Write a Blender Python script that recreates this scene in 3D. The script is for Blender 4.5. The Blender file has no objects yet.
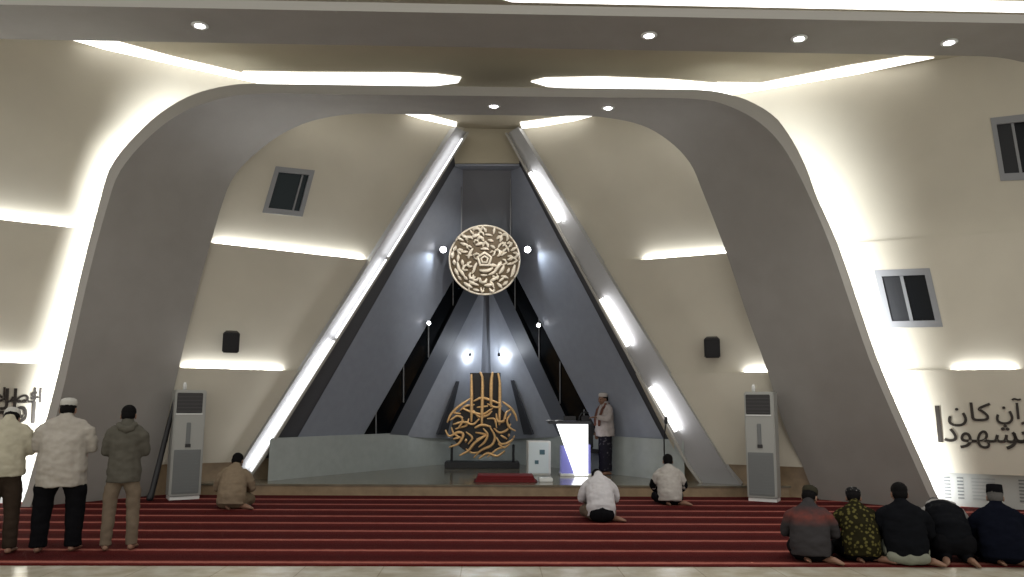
import bpy, bmesh, math, random
from math import sin, cos, pi, radians
from mathutils import Vector as V, Matrix, Quaternion, noise
random.seed(7)
COL = bpy.context.scene.collection
# ------------------------------------------------------------------ camera model (1024 x 577)
h, F, YAW, PITCH, ROLL, CX = 1.65, 790.74, -.0239, .1462, .0067, .2923
K = 1.65/1.54
H, ZA, ZB, ZC = 7.1891*K, 4.2786*K, 2.1448*K, .5397*K
_f = V((-sin(YAW)*cos(PITCH), cos(YAW)*cos(PITCH), sin(PITCH)))
_r0 = V((cos(YAW), sin(YAW), 0)); _u0 = _r0.cross(_f)
_r = cos(ROLL)*_r0 + sin(ROLL)*_u0; _u = -sin(ROLL)*_r0 + cos(ROLL)*_u0
CAM = V((CX, 0, h))
def ray(px, py): return _f*F + _r*(px-512) + _u*(288.5-py)
def onY(px, py, Y): d = ray(px, py); return CAM + d*(Y/d.y)
def onZ(px, py, z): d = ray(px, py); return CAM + d*((z-h)/d.z)
def onP(px, py, P, n): d = ray(px, py); return CAM + d*((P-CAM).dot(n)/d.dot(n))
WALL = {-1: (3.7808*K, .2542, 1.646, 14.7*K), 1: (3.7808*K, .1539, 1.8765, 14.7*K)}
def wnorm(s):                                   # unit normal of the side wall, pointing into the room
    X0, lam, phi, Y0 = WALL[s]; return -V((s, phi, lam)).normalized()
def wpt(s, Y, z, off=0):
    X0, lam, phi, Y0 = WALL[s]; return V((s*(X0-lam*z-phi*(Y-Y0)), Y, z)) + wnorm(s)*off
def onW(s, px, py, off=0): return onP(px, py, wpt(s, 14, 2, off), wnorm(s))

# ------------------------------------------------------------------ materials
def mat(name, col, rough=.6, metal=0, emit=None, spec=.5, noise_amt=0, noise_scale=6, bump=0, bump_scale=40, coat=0):
    m = bpy.data.materials.new(name); m.use_nodes = True
    nt = m.node_tree; b = nt.nodes['Principled BSDF']
    b.inputs['Base Color'].default_value = (*col, 1); b.inputs['Roughness'].default_value = rough
    b.inputs['Metallic'].default_value = metal; b.inputs['Specular IOR Level'].default_value = spec
    if coat: b.inputs['Coat Weight'].default_value = coat
    if emit: b.inputs['Emission Color'].default_value = (*emit[0], 1); b.inputs['Emission Strength'].default_value = emit[1]
    if noise_amt or bump:
        tc = nt.nodes.new('ShaderNodeTexCoord')
    if noise_amt:
        n = nt.nodes.new('ShaderNodeTexNoise'); n.inputs['Scale'].default_value = noise_scale; n.inputs['Detail'].default_value = 4
        nt.links.new(tc.outputs['Object'], n.inputs['Vector'])
        r = nt.nodes.new('ShaderNodeValToRGB')
        r.color_ramp.elements[0].position = .3; r.color_ramp.elements[1].position = .7
        r.color_ramp.elements[0].color = (*[c*(1-noise_amt) for c in col], 1)
        r.color_ramp.elements[1].color = (*[min(1, c*(1+noise_amt)) for c in col], 1)
        nt.links.new(n.outputs['Fac'], r.inputs['Fac']); nt.links.new(r.outputs['Color'], b.inputs['Base Color'])
    if bump:
        n2 = nt.nodes.new('ShaderNodeTexNoise'); n2.inputs['Scale'].default_value = bump_scale
        nt.links.new(tc.outputs['Object'], n2.inputs['Vector'])
        bp = nt.nodes.new('ShaderNodeBump'); bp.inputs['Strength'].default_value = bump; bp.inputs['Distance'].default_value = .02
        nt.links.new(n2.outputs['Fac'], bp.inputs['Height']); nt.links.new(bp.outputs['Normal'], b.inputs['Normal'])
    return m
M = {}
M['cream'] = mat('cream_plaster', (.50, .465, .375), .75, noise_amt=.04, noise_scale=1.2, bump=.05)
M['ceil'] = mat('ceiling_plaster', (.42, .38, .28), .75, noise_amt=.04, noise_scale=1.2)
M['rib'] = mat('grey_rib_plaster', (.25, .236, .212), .7, noise_amt=.05, noise_scale=2)
M['lip'] = mat('rib_edge_plaster', (.36, .345, .31), .7)
M['blue'] = mat('blue_grey_panel', (.27, .295, .345), .38, spec=.5, noise_amt=.04)
M['bluedark'] = mat('dark_grey_reveal', (.045, .047, .055), .5)
M['inner'] = mat('pale_blue_grey_panel', (.30, .32, .36), .4, noise_amt=.05)
M['wains'] = mat('pale_stone_wainscot', (.36, .39, .37), .35, noise_amt=.06)
M['glass'] = mat('dark_window_glass', (.003, .004, .005), .15, spec=.15)
M['tealglass'] = mat('teal_window_glass', (.008, .017, .020), .2, spec=.2)
M['frame'] = mat('window_frame_grey', (.22, .225, .23), .5)
M['steel'] = mat('brushed_beam_metal', (.34, .34, .34), .42, metal=.25)
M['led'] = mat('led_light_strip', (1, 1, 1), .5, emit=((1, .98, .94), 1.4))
M['ledcool'] = mat('cool_led_light_strip', (1, 1, 1), .5, emit=((.93, .95, 1), 1.3))
M['lamp'] = mat('lamp_lens', (1, 1, 1), .3, emit=((.95, .96, 1), 14))
M['white'] = mat('white_enamel', (.72, .73, .70), .4)
M['offwhite'] = mat('off_white_plastic', (.34, .345, .315), .45)
M['grille'] = mat('grey_air_grille', (.16, .17, .165), .6)
M['display'] = mat('dark_air_outlet', (.018, .016, .016), .4)
M['black'] = mat('black_plastic', (.008, .008, .009), .5)
M['gold'] = mat('gold_leaf', (.80, .50, .22), .32, metal=.35, noise_amt=.15, noise_scale=20)
M['palegold'] = mat('pale_gold_leaf', (.92, .83, .68), .3, metal=.1)
M['bronze'] = mat('bronze_ground', (.12, .08, .035), .45, metal=.1)
M['stone'] = mat('tan_step_stone', (.26, .19, .115), .3, noise_amt=.18, noise_scale=5)
M['ink'] = mat('dark_brown_lettering', (.022, .016, .010), .6)
M['redmat'] = mat('red_rug_wool', (.16, .012, .014), .95)
M['redfringe'] = mat('rug_back', (.07, .01, .01), .95)
M['glow'] = mat('lit_white_acrylic', (.9, .92, .95), .3, emit=((1, 1, 1), 1.5))
M['purple'] = mat('violet_lit_acrylic', (.10, .10, .26), .2, emit=((.35, .36, .9), .16))
M['paper'] = mat('white_paper', (.85, .86, .88), .8)
M['marks'] = mat('blue_grey_badge', (.06, .13, .17), .5)

def tile_mat():
    m = mat('glossy_beige_floor_tile', (.45, .42, .35), .25, spec=.6)
    nt = m.node_tree; b = nt.nodes['Principled BSDF']
    tc = nt.nodes.new('ShaderNodeTexCoord'); n = nt.nodes.new('ShaderNodeTexNoise')
    n.inputs['Scale'].default_value = 3.5; n.inputs['Detail'].default_value = 8
    nt.links.new(tc.outputs['Object'], n.inputs['Vector'])
    r = nt.nodes.new('ShaderNodeValToRGB')
    r.color_ramp.elements[0].position = .35; r.color_ramp.elements[0].color = (.42, .37, .27, 1)
    r.color_ramp.elements[1].position = .65; r.color_ramp.elements[1].color = (.58, .55, .45, 1)
    nt.links.new(n.outputs['Fac'], r.inputs['Fac'])
    br = nt.nodes.new('ShaderNodeTexBrick'); br.offset = 0
    br.inputs['Scale'].default_value = 1; br.inputs['Brick Width'].default_value = .8; br.inputs['Row Height'].default_value = .8
    br.inputs['Mortar Size'].default_value = .006; br.inputs['Color2'].default_value = (1, 1, 1, 1); br.inputs['Color1'].default_value = (.92, .92, .92, 1)
    br.inputs['Mortar'].default_value = (.72, .69, .64, 1)
    nt.links.new(tc.outputs['Object'], br.inputs['Vector'])
    mx = nt.nodes.new('ShaderNodeMix'); mx.data_type = 'RGBA'; mx.blend_type = 'MULTIPLY'; mx.inputs[0].default_value = 1
    nt.links.new(r.outputs['Color'], mx.inputs[6]); nt.links.new(br.outputs['Color'], mx.inputs[7])
    nt.links.new(mx.outputs[2], b.inputs['Base Color'])
    return m
M['tile'] = tile_mat()
def stage_mat():
    m = mat('polished_olive_marble', (.16, .145, .105), .13, spec=.7, noise_amt=.25, noise_scale=2.5); return m
M['marble'] = stage_mat()
def carpet_mat():
    m = mat('striped_red_carpet', (.2, .02, .02), .95, spec=.1)
    nt = m.node_tree; b = nt.nodes['Principled BSDF']
    g = nt.nodes.new('ShaderNodeNewGeometry'); sp = nt.nodes.new('ShaderNodeSeparateXYZ')
    nt.links.new(g.outputs['Position'], sp.inputs[0])
    def mth(op, a, bb):
        n = nt.nodes.new('ShaderNodeMath'); n.operation = op
        for i, x in enumerate((a, bb)):
            if isinstance(x, (int, float)): n.inputs[i].default_value = x
            else: nt.links.new(x, n.inputs[i])
        return n.outputs[0]
    nz = nt.nodes.new('ShaderNodeTexNoise'); nz.inputs['Scale'].default_value = 9; nz.inputs['Detail'].default_value = 5
    nt.links.new(g.outputs['Position'], nz.inputs['Vector'])
    y = mth('ADD', sp.outputs['Y'], mth('MULTIPLY', mth('SUBTRACT', nz.outputs['Fac'], .5), .05))
    t = mth('FRACT', mth('DIVIDE', mth('SUBTRACT', y, CARPET_Y0), CARPET_P), 0)
    r = nt.nodes.new('ShaderNodeValToRGB'); cr = r.color_ramp; cr.interpolation = 'LINEAR'
    stops = [(0, (.085, .008, .007)), (.30, (.068, .006, .006)), (.62, (.11, .010, .009)), (.74, (.14, .016, .014)), (.81, (.50, .17, .13)), (.89, (.48, .16, .12)), (.94, (.17, .025, .02)), (1, (.085, .008, .007))]
    while len(cr.elements) < len(stops): cr.elements.new(.5)
    for e, (p, c) in zip(cr.elements, stops): e.position = p; e.color = (*c, 1)
    nt.links.new(t, r.inputs['Fac'])
    n3 = nt.nodes.new('ShaderNodeTexNoise'); n3.inputs['Scale'].default_value = 60
    nt.links.new(g.outputs['Position'], n3.inputs['Vector'])
    mx = nt.nodes.new('ShaderNodeMix'); mx.data_type = 'RGBA'; mx.blend_type = 'MULTIPLY'; mx.inputs[0].default_value = .6
    nt.links.new(r.outputs['Color'], mx.inputs[6]); nt.links.new(n3.outputs['Fac'], mx.inputs[7])
    nt.links.new(mx.outputs[2], b.inputs['Base Color'])
    bp = nt.nodes.new('ShaderNodeBump'); bp.inputs['Strength'].default_value = .5; bp.inputs['Distance'].default_value = .02
    nt.links.new(n3.outputs['Fac'], bp.inputs['Height']); nt.links.new(bp.outputs['Normal'], b.inputs['Normal'])
    return m
CARPET_Y0, CARPET_P = 8.63-.85*.692, .692
M['carpet'] = carpet_mat()
def cloth(name, col, rough=.9, var=.08): return mat(name, col, rough, spec=.04, noise_amt=var, noise_scale=14)
def batik(name, c1, c2, scale, th=.35):
    m = mat(name, c1, .9, spec=.04); nt = m.node_tree; b = nt.nodes['Principled BSDF']
    tc = nt.nodes.new('ShaderNodeTexCoord'); v = nt.nodes.new('ShaderNodeTexVoronoi'); v.inputs['Scale'].default_value = scale
    nt.links.new(tc.outputs['Object'], v.inputs['Vector'])
    r = nt.nodes.new('ShaderNodeValToRGB'); r.color_ramp.elements[0].color = (*c2, 1); r.color_ramp.elements[1].color = (*c1, 1)
    r.color_ramp.elements[0].position = th*.7; r.color_ramp.elements[1].position = th
    nt.links.new(v.outputs['Distance'], r.inputs['Fac']); nt.links.new(r.outputs['Color'], b.inputs['Base Color'])
    return m
def band_shirt(name, c1, c2, z0, z1):      # a jacket with a printed red band across the upper back
    m = mat(name, c1, .9, spec=.04); nt = m.node_tree; b = nt.nodes['Principled BSDF']
    tc = nt.nodes.new('ShaderNodeTexCoord'); n = nt.nodes.new('ShaderNodeTexNoise'); n.inputs['Scale'].default_value = 14
    nt.links.new(tc.outputs['Object'], n.inputs['Vector'])
    sp = nt.nodes.new('ShaderNodeSeparateXYZ'); nt.links.new(tc.outputs['Object'], sp.inputs[0])
    mr = nt.nodes.new('ShaderNodeValToRGB'); e = mr.color_ramp.elements
    e[0].position = z0; e[0].color = (0, 0, 0, 1); e[1].position = (z0+z1)/2; e[1].color = (1, 1, 1, 1)
    x = e.new(z1); x.color = (0, 0, 0, 1)
    nt.links.new(sp.outputs['Z'], mr.inputs['Fac'])
    mm = nt.nodes.new('ShaderNodeMath'); mm.operation = 'MULTIPLY'
    nt.links.new(mr.outputs['Color'], mm.inputs[0]); nt.links.new(n.outputs['Fac'], mm.inputs[1])
    mx = nt.nodes.new('ShaderNodeMix'); mx.data_type = 'RGBA'
    mx.inputs[6].default_value = (*c1, 1); mx.inputs[7].default_value = (*c2, 1)
    nt.links.new(mm.outputs[0], mx.inputs[0]); nt.links.new(mx.outputs[2], b.inputs['Base Color'])
    return m

# ------------------------------------------------------------------ object helpers
def tag(o, label=None, cat=None, group=None, kind=None):
    if label: o['label'] = label
    if cat: o['category'] = cat
    if group: o['group'] = group
    if kind: o['kind'] = kind
    return o
def empty(name, loc, rz=0, **kw):
    o = bpy.data.objects.new(name, None); COL.objects.link(o); o.location = loc; o.rotation_euler = (0, 0, rz)
    o.empty_display_size = .1
    return tag(o, **kw)
def link(name, me, m=None, parent=None, smooth=False, world=False, **kw):
    o = bpy.data.objects.new(name, me); COL.objects.link(o)
    if m and not me.materials: me.materials.append(m)
    if smooth:
        for p in me.polygons: p.use_smooth = True
    if parent:
        o.parent = parent
        if world: o.matrix_parent_inverse = parent_matrix(parent).inverted()
    return tag(o, **kw)
def parent_matrix(p):
    m = Matrix.LocRotScale(p.location, p.rotation_euler, p.scale)
    return parent_matrix(p.parent) @ p.matrix_parent_inverse @ m if p.parent else m
def fin(bm, name, m=None, parent=None, smooth=False, world=False, **kw):
    bmesh.ops.recalc_face_normals(bm, faces=bm.faces)
    me = bpy.data.meshes.new(name); bm.to_mesh(me); bm.free()
    return link(name, me, m, parent, smooth, world, **kw)
def slab(bm, poly, depth):
    """prism: polygon extruded along vector depth"""
    a = [bm.verts.new(p) for p in poly]; b = [bm.verts.new(V(p)+V(depth)) for p in poly]
    n = len(a); bm.faces.new(a); bm.faces.new(b[::-1])
    for i in range(n): bm.faces.new((a[i], b[i], b[(i+1) % n], a[(i+1) % n]))
def slab_holes(bm, poly, holes, depth):
    """planar polygon with holes, extruded"""
    loops = [[V(p) for p in poly]] + [[V(p) for p in hh] for hh in holes]
    from mathutils.geometry import tessellate_polygon
    tris = tessellate_polygon(loops); flat = [p for l in loops for p in l]
    a = [bm.verts.new(p) for p in flat]; b = [bm.verts.new(p+V(depth)) for p in flat]
    for t in tris:
        bm.faces.new([a[i] for i in t]); bm.faces.new([b[i] for i in t[::-1]])
    k = 0
    for l in loops:
        n = len(l)
        for i in range(n): bm.faces.new((a[k+i], b[k+i], b[k+(i+1) % n], a[k+(i+1) % n]))
        k += n
def box(bm, lo, hi, bev=0):
    x0, y0, z0 = lo; x1, y1, z1 = hi
    t = bmesh.new()
    slab(t, [(x0, y0, z0), (x1, y0, z0), (x1, y1, z0), (x0, y1, z0)], (0, 0, z1-z0))
    bmesh.ops.recalc_face_normals(t, faces=t.faces)
    if bev: bmesh.ops.bevel(t, geom=t.edges[:], offset=bev, segments=2, affect='EDGES')
    merge(bm, t)
def merge(bm, t, mtx=None):
    if mtx: bmesh.ops.transform(t, matrix=mtx, verts=t.verts)
    me = bpy.data.meshes.new('tmp'); t.to_mesh(me); t.free(); bm.from_mesh(me); bpy.data.meshes.remove(me)
def frame_for(t, hint):
    t = t.normalized(); a = hint - t*hint.dot(t)
    if a.length < .2: a = V((0, 1, 0)) - t*t.y
    a.normalize(); return a, t.cross(a)
def tube(bm, pts, rad, seg=10, cap=True, hint=V((1, 0, 0)), caps=(1, 1)):
    """elliptical loft; rad: list of r or (rx, ry); round caps"""
    pts = [V(p) for p in pts]; n = len(pts)
    if isinstance(rad, (int, float)): rad = [rad]*n
    rad = [(r, r) if isinstance(r, (int, float)) else r for r in rad]
    rings = []
    def ring(c, a, b, rx, ry): return [bm.verts.new(c + a*(rx*cos(2*pi*i/seg)) + b*(ry*sin(2*pi*i/seg))) for i in range(seg)]
    tan = [(pts[min(i+1, n-1)]-pts[max(i-1, 0)]) for i in range(n)]
    a0 = None
    for i in range(n):
        a, b = frame_for(tan[i], a0 if a0 is not None else hint)
        if a0 is not None and False: pass
        a0 = a if abs(tan[i].normalized().dot(hint)) > .6 else hint
        t = tan[i].normalized(); rx, ry = rad[i]; rm = min(rx, ry)
        if i == 0 and caps[0]:
            for q in (80, 60, 35): s_ = sin(radians(90-q)); rings.append(ring(pts[0]-t*rm*sin(radians(q)), a, b, rx*cos(radians(q)), ry*cos(radians(q))))
        rings.append(ring(pts[i], a, b, rx, ry))
        if i == n-1 and caps[1]:
            for q in (35, 60, 80): rings.append(ring(pts[i]+t*rm*sin(radians(q)), a, b, rx*cos(radians(q)), ry*cos(radians(q))))
    for r1, r2 in zip(rings, rings[1:]):
        for i in range(seg): bm.faces.new((r1[i], r1[(i+1) % seg], r2[(i+1) % seg], r2[i]))
    bm.faces.new(rings[0][::-1]); bm.faces.new(rings[-1])
def ell(bm, c, r, mtx=None, seg=20):
    t = bmesh.new(); bmesh.ops.create_uvsphere(t, u_segments=seg, v_segments=seg//2+2, radius=1)
    m = Matrix.Translation(V(c)) @ Matrix.Diagonal((*r, 1))
    merge(bm, t, (mtx @ m) if mtx else m)
def lathe(bm, prof, c=(0, 0, 0), seg=28, axis=None, sx=1, sy=1):
    """profile of (r, z) about z; axis: rotate z to this direction"""
    t = bmesh.new(); rings = []
    for r, z in prof:
        rings.append([t.verts.new((r*sx*cos(2*pi*i/seg), r*sy*sin(2*pi*i/seg), z)) for i in range(seg)])
    for a, b in zip(rings, rings[1:]):
        for i in range(seg): t.faces.new((a[i], a[(i+1) % seg], b[(i+1) % seg], b[i]))
    t.faces.new(rings[0][::-1]); t.faces.new(rings[-1])
    bmesh.ops.remove_doubles(t, verts=t.verts, dist=1e-5)
    m = Matrix.Translation(V(c))
    if axis: m = m @ V((0, 0, 1)).rotation_difference(V(axis)).to_matrix().to_4x4()
    merge(bm, t, m)
def area(name, a, b, width, direction, power, col=(.93, .96, 1), spread=pi):
    """long thin area lamp from a to b, emitting along direction"""
    a, b = V(a), V(b); L = bpy.data.lights.new(name, 'AREA'); L.shape = 'RECTANGLE'
    L.size = (b-a).length; L.size_y = width; L.energy = power*(b-a).length; L.color = col; L.spread = spread
    o = bpy.data.objects.new(name, L); COL.objects.link(o)
    x = (b-a).normalized(); z = -(V(direction) - x*V(direction).dot(x)).normalized(); y = z.cross(x)
    m = Matrix((x, y, z)).transposed().to_4x4(); m.translation = (a+b)/2; o.matrix_world = m
    return o
def spot(name, loc, target, power, angle=60, blend=.6, col=(1, .98, .95), size=.05):
    L = bpy.data.lights.new(name, 'SPOT'); L.energy = power; L.spot_size = radians(angle); L.spot_blend = blend; L.color = col; L.shadow_soft_size = size
    o = bpy.data.objects.new(name, L); COL.objects.link(o); o.location = loc
    o.rotation_euler = (V(target)-V(loc)).to_track_quat('-Z', 'Y').to_euler(); return o
def cr(pts, n):
    """resample 2d polyline to n+1 points, catmull-rom by chord"""
    P = [V((p[0], p[1])) for p in pts]; d = [0]
    for a, b in zip(P, P[1:]): d.append(d[-1]+(b-a).length)
    out = []
    for k in range(n+1):
        s = d[-1]*k/n; i = 0
        while i < len(P)-2 and s > d[i+1]: i += 1
        t = (s-d[i])/(d[i+1]-d[i]); p1, p2 = P[i], P[i+1]; L = d[i+1]-d[i]
        m1 = (P[i+1]-P[i-1])/(d[i+1]-d[i-1])*L if i > 0 else (p2-p1)
        m2 = (P[i+2]-P[i])/(d[i+2]-d[i])*L if i+2 < len(P) else (p2-p1)
        out.append(p1*(2*t**3-3*t*t+1)+m1*(t**3-2*t*t+t)+p2*(-2*t**3+3*t*t)+m2*(t**3-t*t))
    return out
UP = V((0, 0, 1))

# ------------------------------------------------------------------ floor, carpet, platform
STAGE_Z, STAGE_Y = .21, 14.77
bm = bmesh.new(); box(bm, (-13, 3.0, -.12), (13, 23, 0)); fin(bm, 'floor', M['tile'], label='glossy beige tiled floor in front of the red carpet', cat='floor', kind='structure')
bm = bmesh.new(); box(bm, (-12, 8.485, .001), (12, 14.75, .012)); tag(fin(bm, 'carpet', M['carpet']), 'red prayer carpet with pale stripes covering the hall floor', 'carpet')
# platform: marble top and tan front
sp = empty('platform', (0, STAGE_Y, 0), label='low marble platform with tan stone front behind the red carpet', cat='platform', kind='structure')
poly = [(-5.7, STAGE_Y, 0), (5.9, STAGE_Y, 0), (5.9, 15.4, 0), (4.4, 17.5, 0), (3.0, 22, 0), (-3.0, 22, 0), (-4.6, 17.5, 0), (-5.7, 15.4, 0)]
bm = bmesh.new(); slab(bm, [V(p)+V((0, .02, 0)) for p in poly], (0, 0, STAGE_Z-.03)); fin(bm, 'stone_base', M['stone'], sp, world=True)
bm = bmesh.new(); slab(bm, [V(p)+V((0, 0, STAGE_Z-.03)) for p in poly], (0, 0, .03)); fin(bm, 'marble_top', M['marble'], sp, world=True)

# ------------------------------------------------------------------ side walls (three stepped bands each)
def yb(s, z): return (15.52 if s < 0 else 15.62) + .165*z
OFF = {0: 0, 1: .075, 2: .15}
SIDE = {-1: 'left', 1: 'right'}
WIN = {-1: [[(276, 167), (314, 171), (302, 216), (263, 212)]],
       1: [[(875, 271), (929, 269), (942, 326), (888, 327)], [(991, 119), (1035, 114), (1047, 178), (1001, 180)]]}
wi = 0
for s in (-1, 1):
    n = wnorm(s)
    holes = []
    for q in WIN[s]:
        holes.append(q)
    for k, (z0, z1) in enumerate(((ZA-.12, H+.5), (ZB-.12, ZA), (ZC, ZB))):
        y0 = 8.6
        pl = [wpt(s, y0, z0, OFF[k]), wpt(s, yb(s, z0), z0, OFF[k]), wpt(s, min(yb(s, z1), 16.95), z1, OFF[k]), wpt(s, y0, z1, OFF[k])]
        hs = []
        for q in holes:
            c = [onW(s, *p, OFF[k]) for p in q]
            if z0 < c[0].z < z1 and z0 < c[2].z < z1: hs.append(c)
        bm = bmesh.new(); slab_holes(bm, pl, hs, -n*.02)
        o = fin(bm, 'wall_'+SIDE[s], M['cream'])
        tag(o, 'cream %s leaning wall, %s band' % (SIDE[s], ('topmost', 'middle', 'lowest')[k]), 'wall', kind='structure')
        for c in hs:
            wi += 1
            wl = {(-1, 0): 'small dark tilted window with grey frame high on the left wall inside the arch'}.get((s, k)) or \
                ('dark two-pane window right of the big arch at mid height' if k == 1 else 'dark window cut by the upper right picture edge')
            r = empty('window_%d' % wi, sum(c, V())/4, label=wl, cat='window', kind='structure')
            ctr = sum(c, V())/4
            big = [ctr+(p-ctr)*1.0 for p in c]; small = [ctr+(p-ctr)*.80 for p in c]
            bm = bmesh.new(); slab_holes(bm, [p+n*.015 for p in [ctr+(q-ctr)*1.03 for q in c]], [[p+n*.015 for p in small]], -n*.09)
            fin(bm, 'window_frame', M['frame'], r, world=True)
            mid = lambda t: (small[0]*(1-t)+small[1]*t, small[3]*(1-t)+small[2]*t)
            if s > 0:
                a, b = mid(.42); a2, b2 = mid(.50)
                bm = bmesh.new(); slab(bm, [p-n*.02 for p in (a, a2, b2, b)], -n*.05); fin(bm, 'mullion', M['frame'], r, world=True)
                bm = bmesh.new(); slab(bm, [p-n*.03 for p in (small[0], a, b, small[3])], -n*.01); fin(bm, 'pane', mat('frosted_grey_pane', (.025, .026, .028), .5, spec=.2), r, world=True)
                bm = bmesh.new(); slab(bm, [p-n*.05 for p in (a, small[1], small[2], b)], -n*.01); fin(bm, 'pane', M['glass'], r, world=True)
            else:
                a, b = mid(.78); a2, b2 = mid(.83)
                bm = bmesh.new(); slab(bm, [p-n*.02 for p in (a, a2, b2, b)], -n*.05); fin(bm, 'mullion', M['frame'], r, world=True)
                bm = bmesh.new(); slab(bm, [p-n*.05 for p in (small[0], small[1], small[2], small[3])], -n*.01); fin(bm, 'pane', M['tealglass'], r, world=True)
    # recessed base below the leaning wall: outside the arch pale, inside tan stone
    for (ya, yc, m_, nm, lb) in ((8.6, 14.35, M['offwhite'], 'baseboard_'+SIDE[s], 'pale low wall under the %s leaning wall outside the arch' % SIDE[s]),
                                 (14.35, 15.75 if s < 0 else 15.72, M['stone'], 'baseboard_'+SIDE[s], 'tan stone base under the %s leaning wall inside the arch' % SIDE[s])):
        a = wpt(s, ya, ZC, -.0); b = wpt(s, yc, ZC, -.0); a.z = b.z = 0
        hn = V((n.x, n.y, 0)).normalized()
        a -= hn*(-.0); b -= hn*(-.0)
        bm = bmesh.new(); slab(bm, [a, b, b+UP*(ZC+.02), a+UP*(ZC+.02)], -hn*.1)
        tag(fin(bm, nm, m_), lb, 'baseboard', kind='structure')

# louvres in the low right wall
s = 1; n = wnorm(s); hn = V((n.x, n.y, 0)).normalized()
for gi, (px, rows, w) in enumerate(((944, 7, .10), (957.5, 7, .09), (972, 7, .34), (1019, 7, .20))):
    P = onP(px, 488, wpt(s, 13, ZC, 0), hn)
    dirx = V((wpt(s, 13, 0)-wpt(s, 14, 0)).normalized())
    bm = bmesh.new()
    for i in range(rows):
        z = .14 + i*.055
        c = V((P.x, P.y, z)) + hn*.003
        slab(bm, [c, c+dirx*w, c+dirx*w+UP*.022, c+UP*.022], hn*.012)
    lb = ('narrow column of grey louvres nearest the arch foot on the low right wall', 'second narrow column of louvres from the arch foot on the low right wall',
          'wide faint louvre panel in the middle of the low right wall', 'column of louvres at the right picture edge on the low wall')[gi]
    tag(fin(bm, 'air_vent', mat('vent_slat', (.13, .135, .13), .6) if gi != 2 else mat('pale_vent_slat', (.28, .285, .27), .6)), lb, 'vent', 'louvres in the low right wall')

# ------------------------------------------------------------------ ceiling
cl = [V((s*(WALL[s][0]-WALL[s][1]*H-WALL[s][2]*(Y-WALL[s][3])), Y, H)) for s, Y in ((-1, 9.4), (1, 9.4), (1, 16.86), (-1, 16.86))]
bm = bmesh.new(); slab(bm, cl, (0, 0, .08)); fin(bm, 'ceiling', M['ceil'], label='flat cream ceiling strip between the two leaning walls', cat='ceiling', kind='structure')

# ------------------------------------------------------------------ main arch
YF, YBK = 13.0, 14.52
SEG = [14, 18, 30, 18, 14]
outer = [[(20, 512), (23, 504), (54, 390), (64, 349), (83, 266), (100, 200)], [(100, 200), (110, 168), (132, 139), (163, 111), (197, 93), (239, 84)],
         [(239, 84), (270, 84), (345, 85), (600, 88.5), (680, 89.5), (712, 91)], [(712, 91), (747, 100), (775, 117), (792, 140), (805, 165), (818, 200)],
         [(818, 200), (837, 242), (875, 353), (890, 390), (941, 505), (944.5, 513)]]
inner = [[(29.5, 512), (32.5, 504), (63, 390), (72, 349), (91, 266), (109, 200)], [(109, 200), (119, 173), (142, 144), (173, 118), (208, 102), (249, 94)],
         [(249, 94), (340, 94.5), (600, 97.5), (706, 100)], [(706, 100), (740, 111), (765, 127), (783, 147), (797, 171), (811, 200)],
         [(811, 200), (829, 242), (867, 353), (882, 390), (933, 505), (936.5, 513)]]
back = [[(145, 512), (149, 498), (173, 394), (180, 363), (194, 304), (211, 242), (227, 190)], [(227, 190), (238, 171), (256, 153), (282, 134), (312, 121), (352, 114)],
        [(352, 114), (390, 114), (560, 116), (596, 116.5)], [(596, 116.5), (641, 125), (669, 141), (690, 163), (702, 190)],
        [(702, 190), (726, 252), (747, 315), (767, 370), (785, 429), (804, 469), (815, 498), (820, 512)]]
def chain2d(segs):
    """one smooth spline through all traced points, sampled so that landmarks stay matched"""
    P, marks = [], [0]
    for sg in segs:
        for q in sg[(1 if P else 0):]: P.append(V(q))
        marks.append(len(P)-1)
    d = [0]
    for a, b in zip(P, P[1:]): d.append(d[-1]+(b-a).length)
    def ev(s_):
        i = 0
        while i < len(P)-2 and s_ > d[i+1]: i += 1
        L = d[i+1]-d[i]; t = (s_-d[i])/L; p1, p2 = P[i], P[i+1]
        m1 = (P[i+1]-P[i-1])/(d[i+1]-d[i-1])*L if i > 0 else p2-p1
        m2 = (P[i+2]-P[i])/(d[i+2]-d[i])*L if i+2 < len(P) else p2-p1
        return p1*(2*t**3-3*t*t+1)+m1*(t**3-2*t*t+t)+p2*(-2*t**3+3*t*t)+m2*(t**3-t*t)
    out = []
    for k, (m0, m1_) in enumerate(zip(marks, marks[1:])):
        for j in range(0 if k == 0 else 1, SEG[k]+1): out.append(ev(d[m0]+(d[m1_]-d[m0])*j/SEG[k]))
    return out
def clampz(p): return V((p.x, p.y, max(p.z, 0.0)))
O = [clampz(onY(p.x, p.y, YF)) for p in chain2d(outer)]
I = [clampz(onY(p.x, p.y, YF)) for p in chain2d(inner)]
def backpt(p):
    a = onY(p.x, p.y, YBK)
    for s in (-1, 1):
        w = onP(p.x, p.y, wpt(s, 14, 2, OFF[2]+.02), wnorm(s))
        if (w-CAM).length < (a-CAM).length and w.y > 13.6 and s*p.x > s*480: a = w
    return clampz(a)
B = [backpt(p) for p in chain2d(back)]
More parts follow.
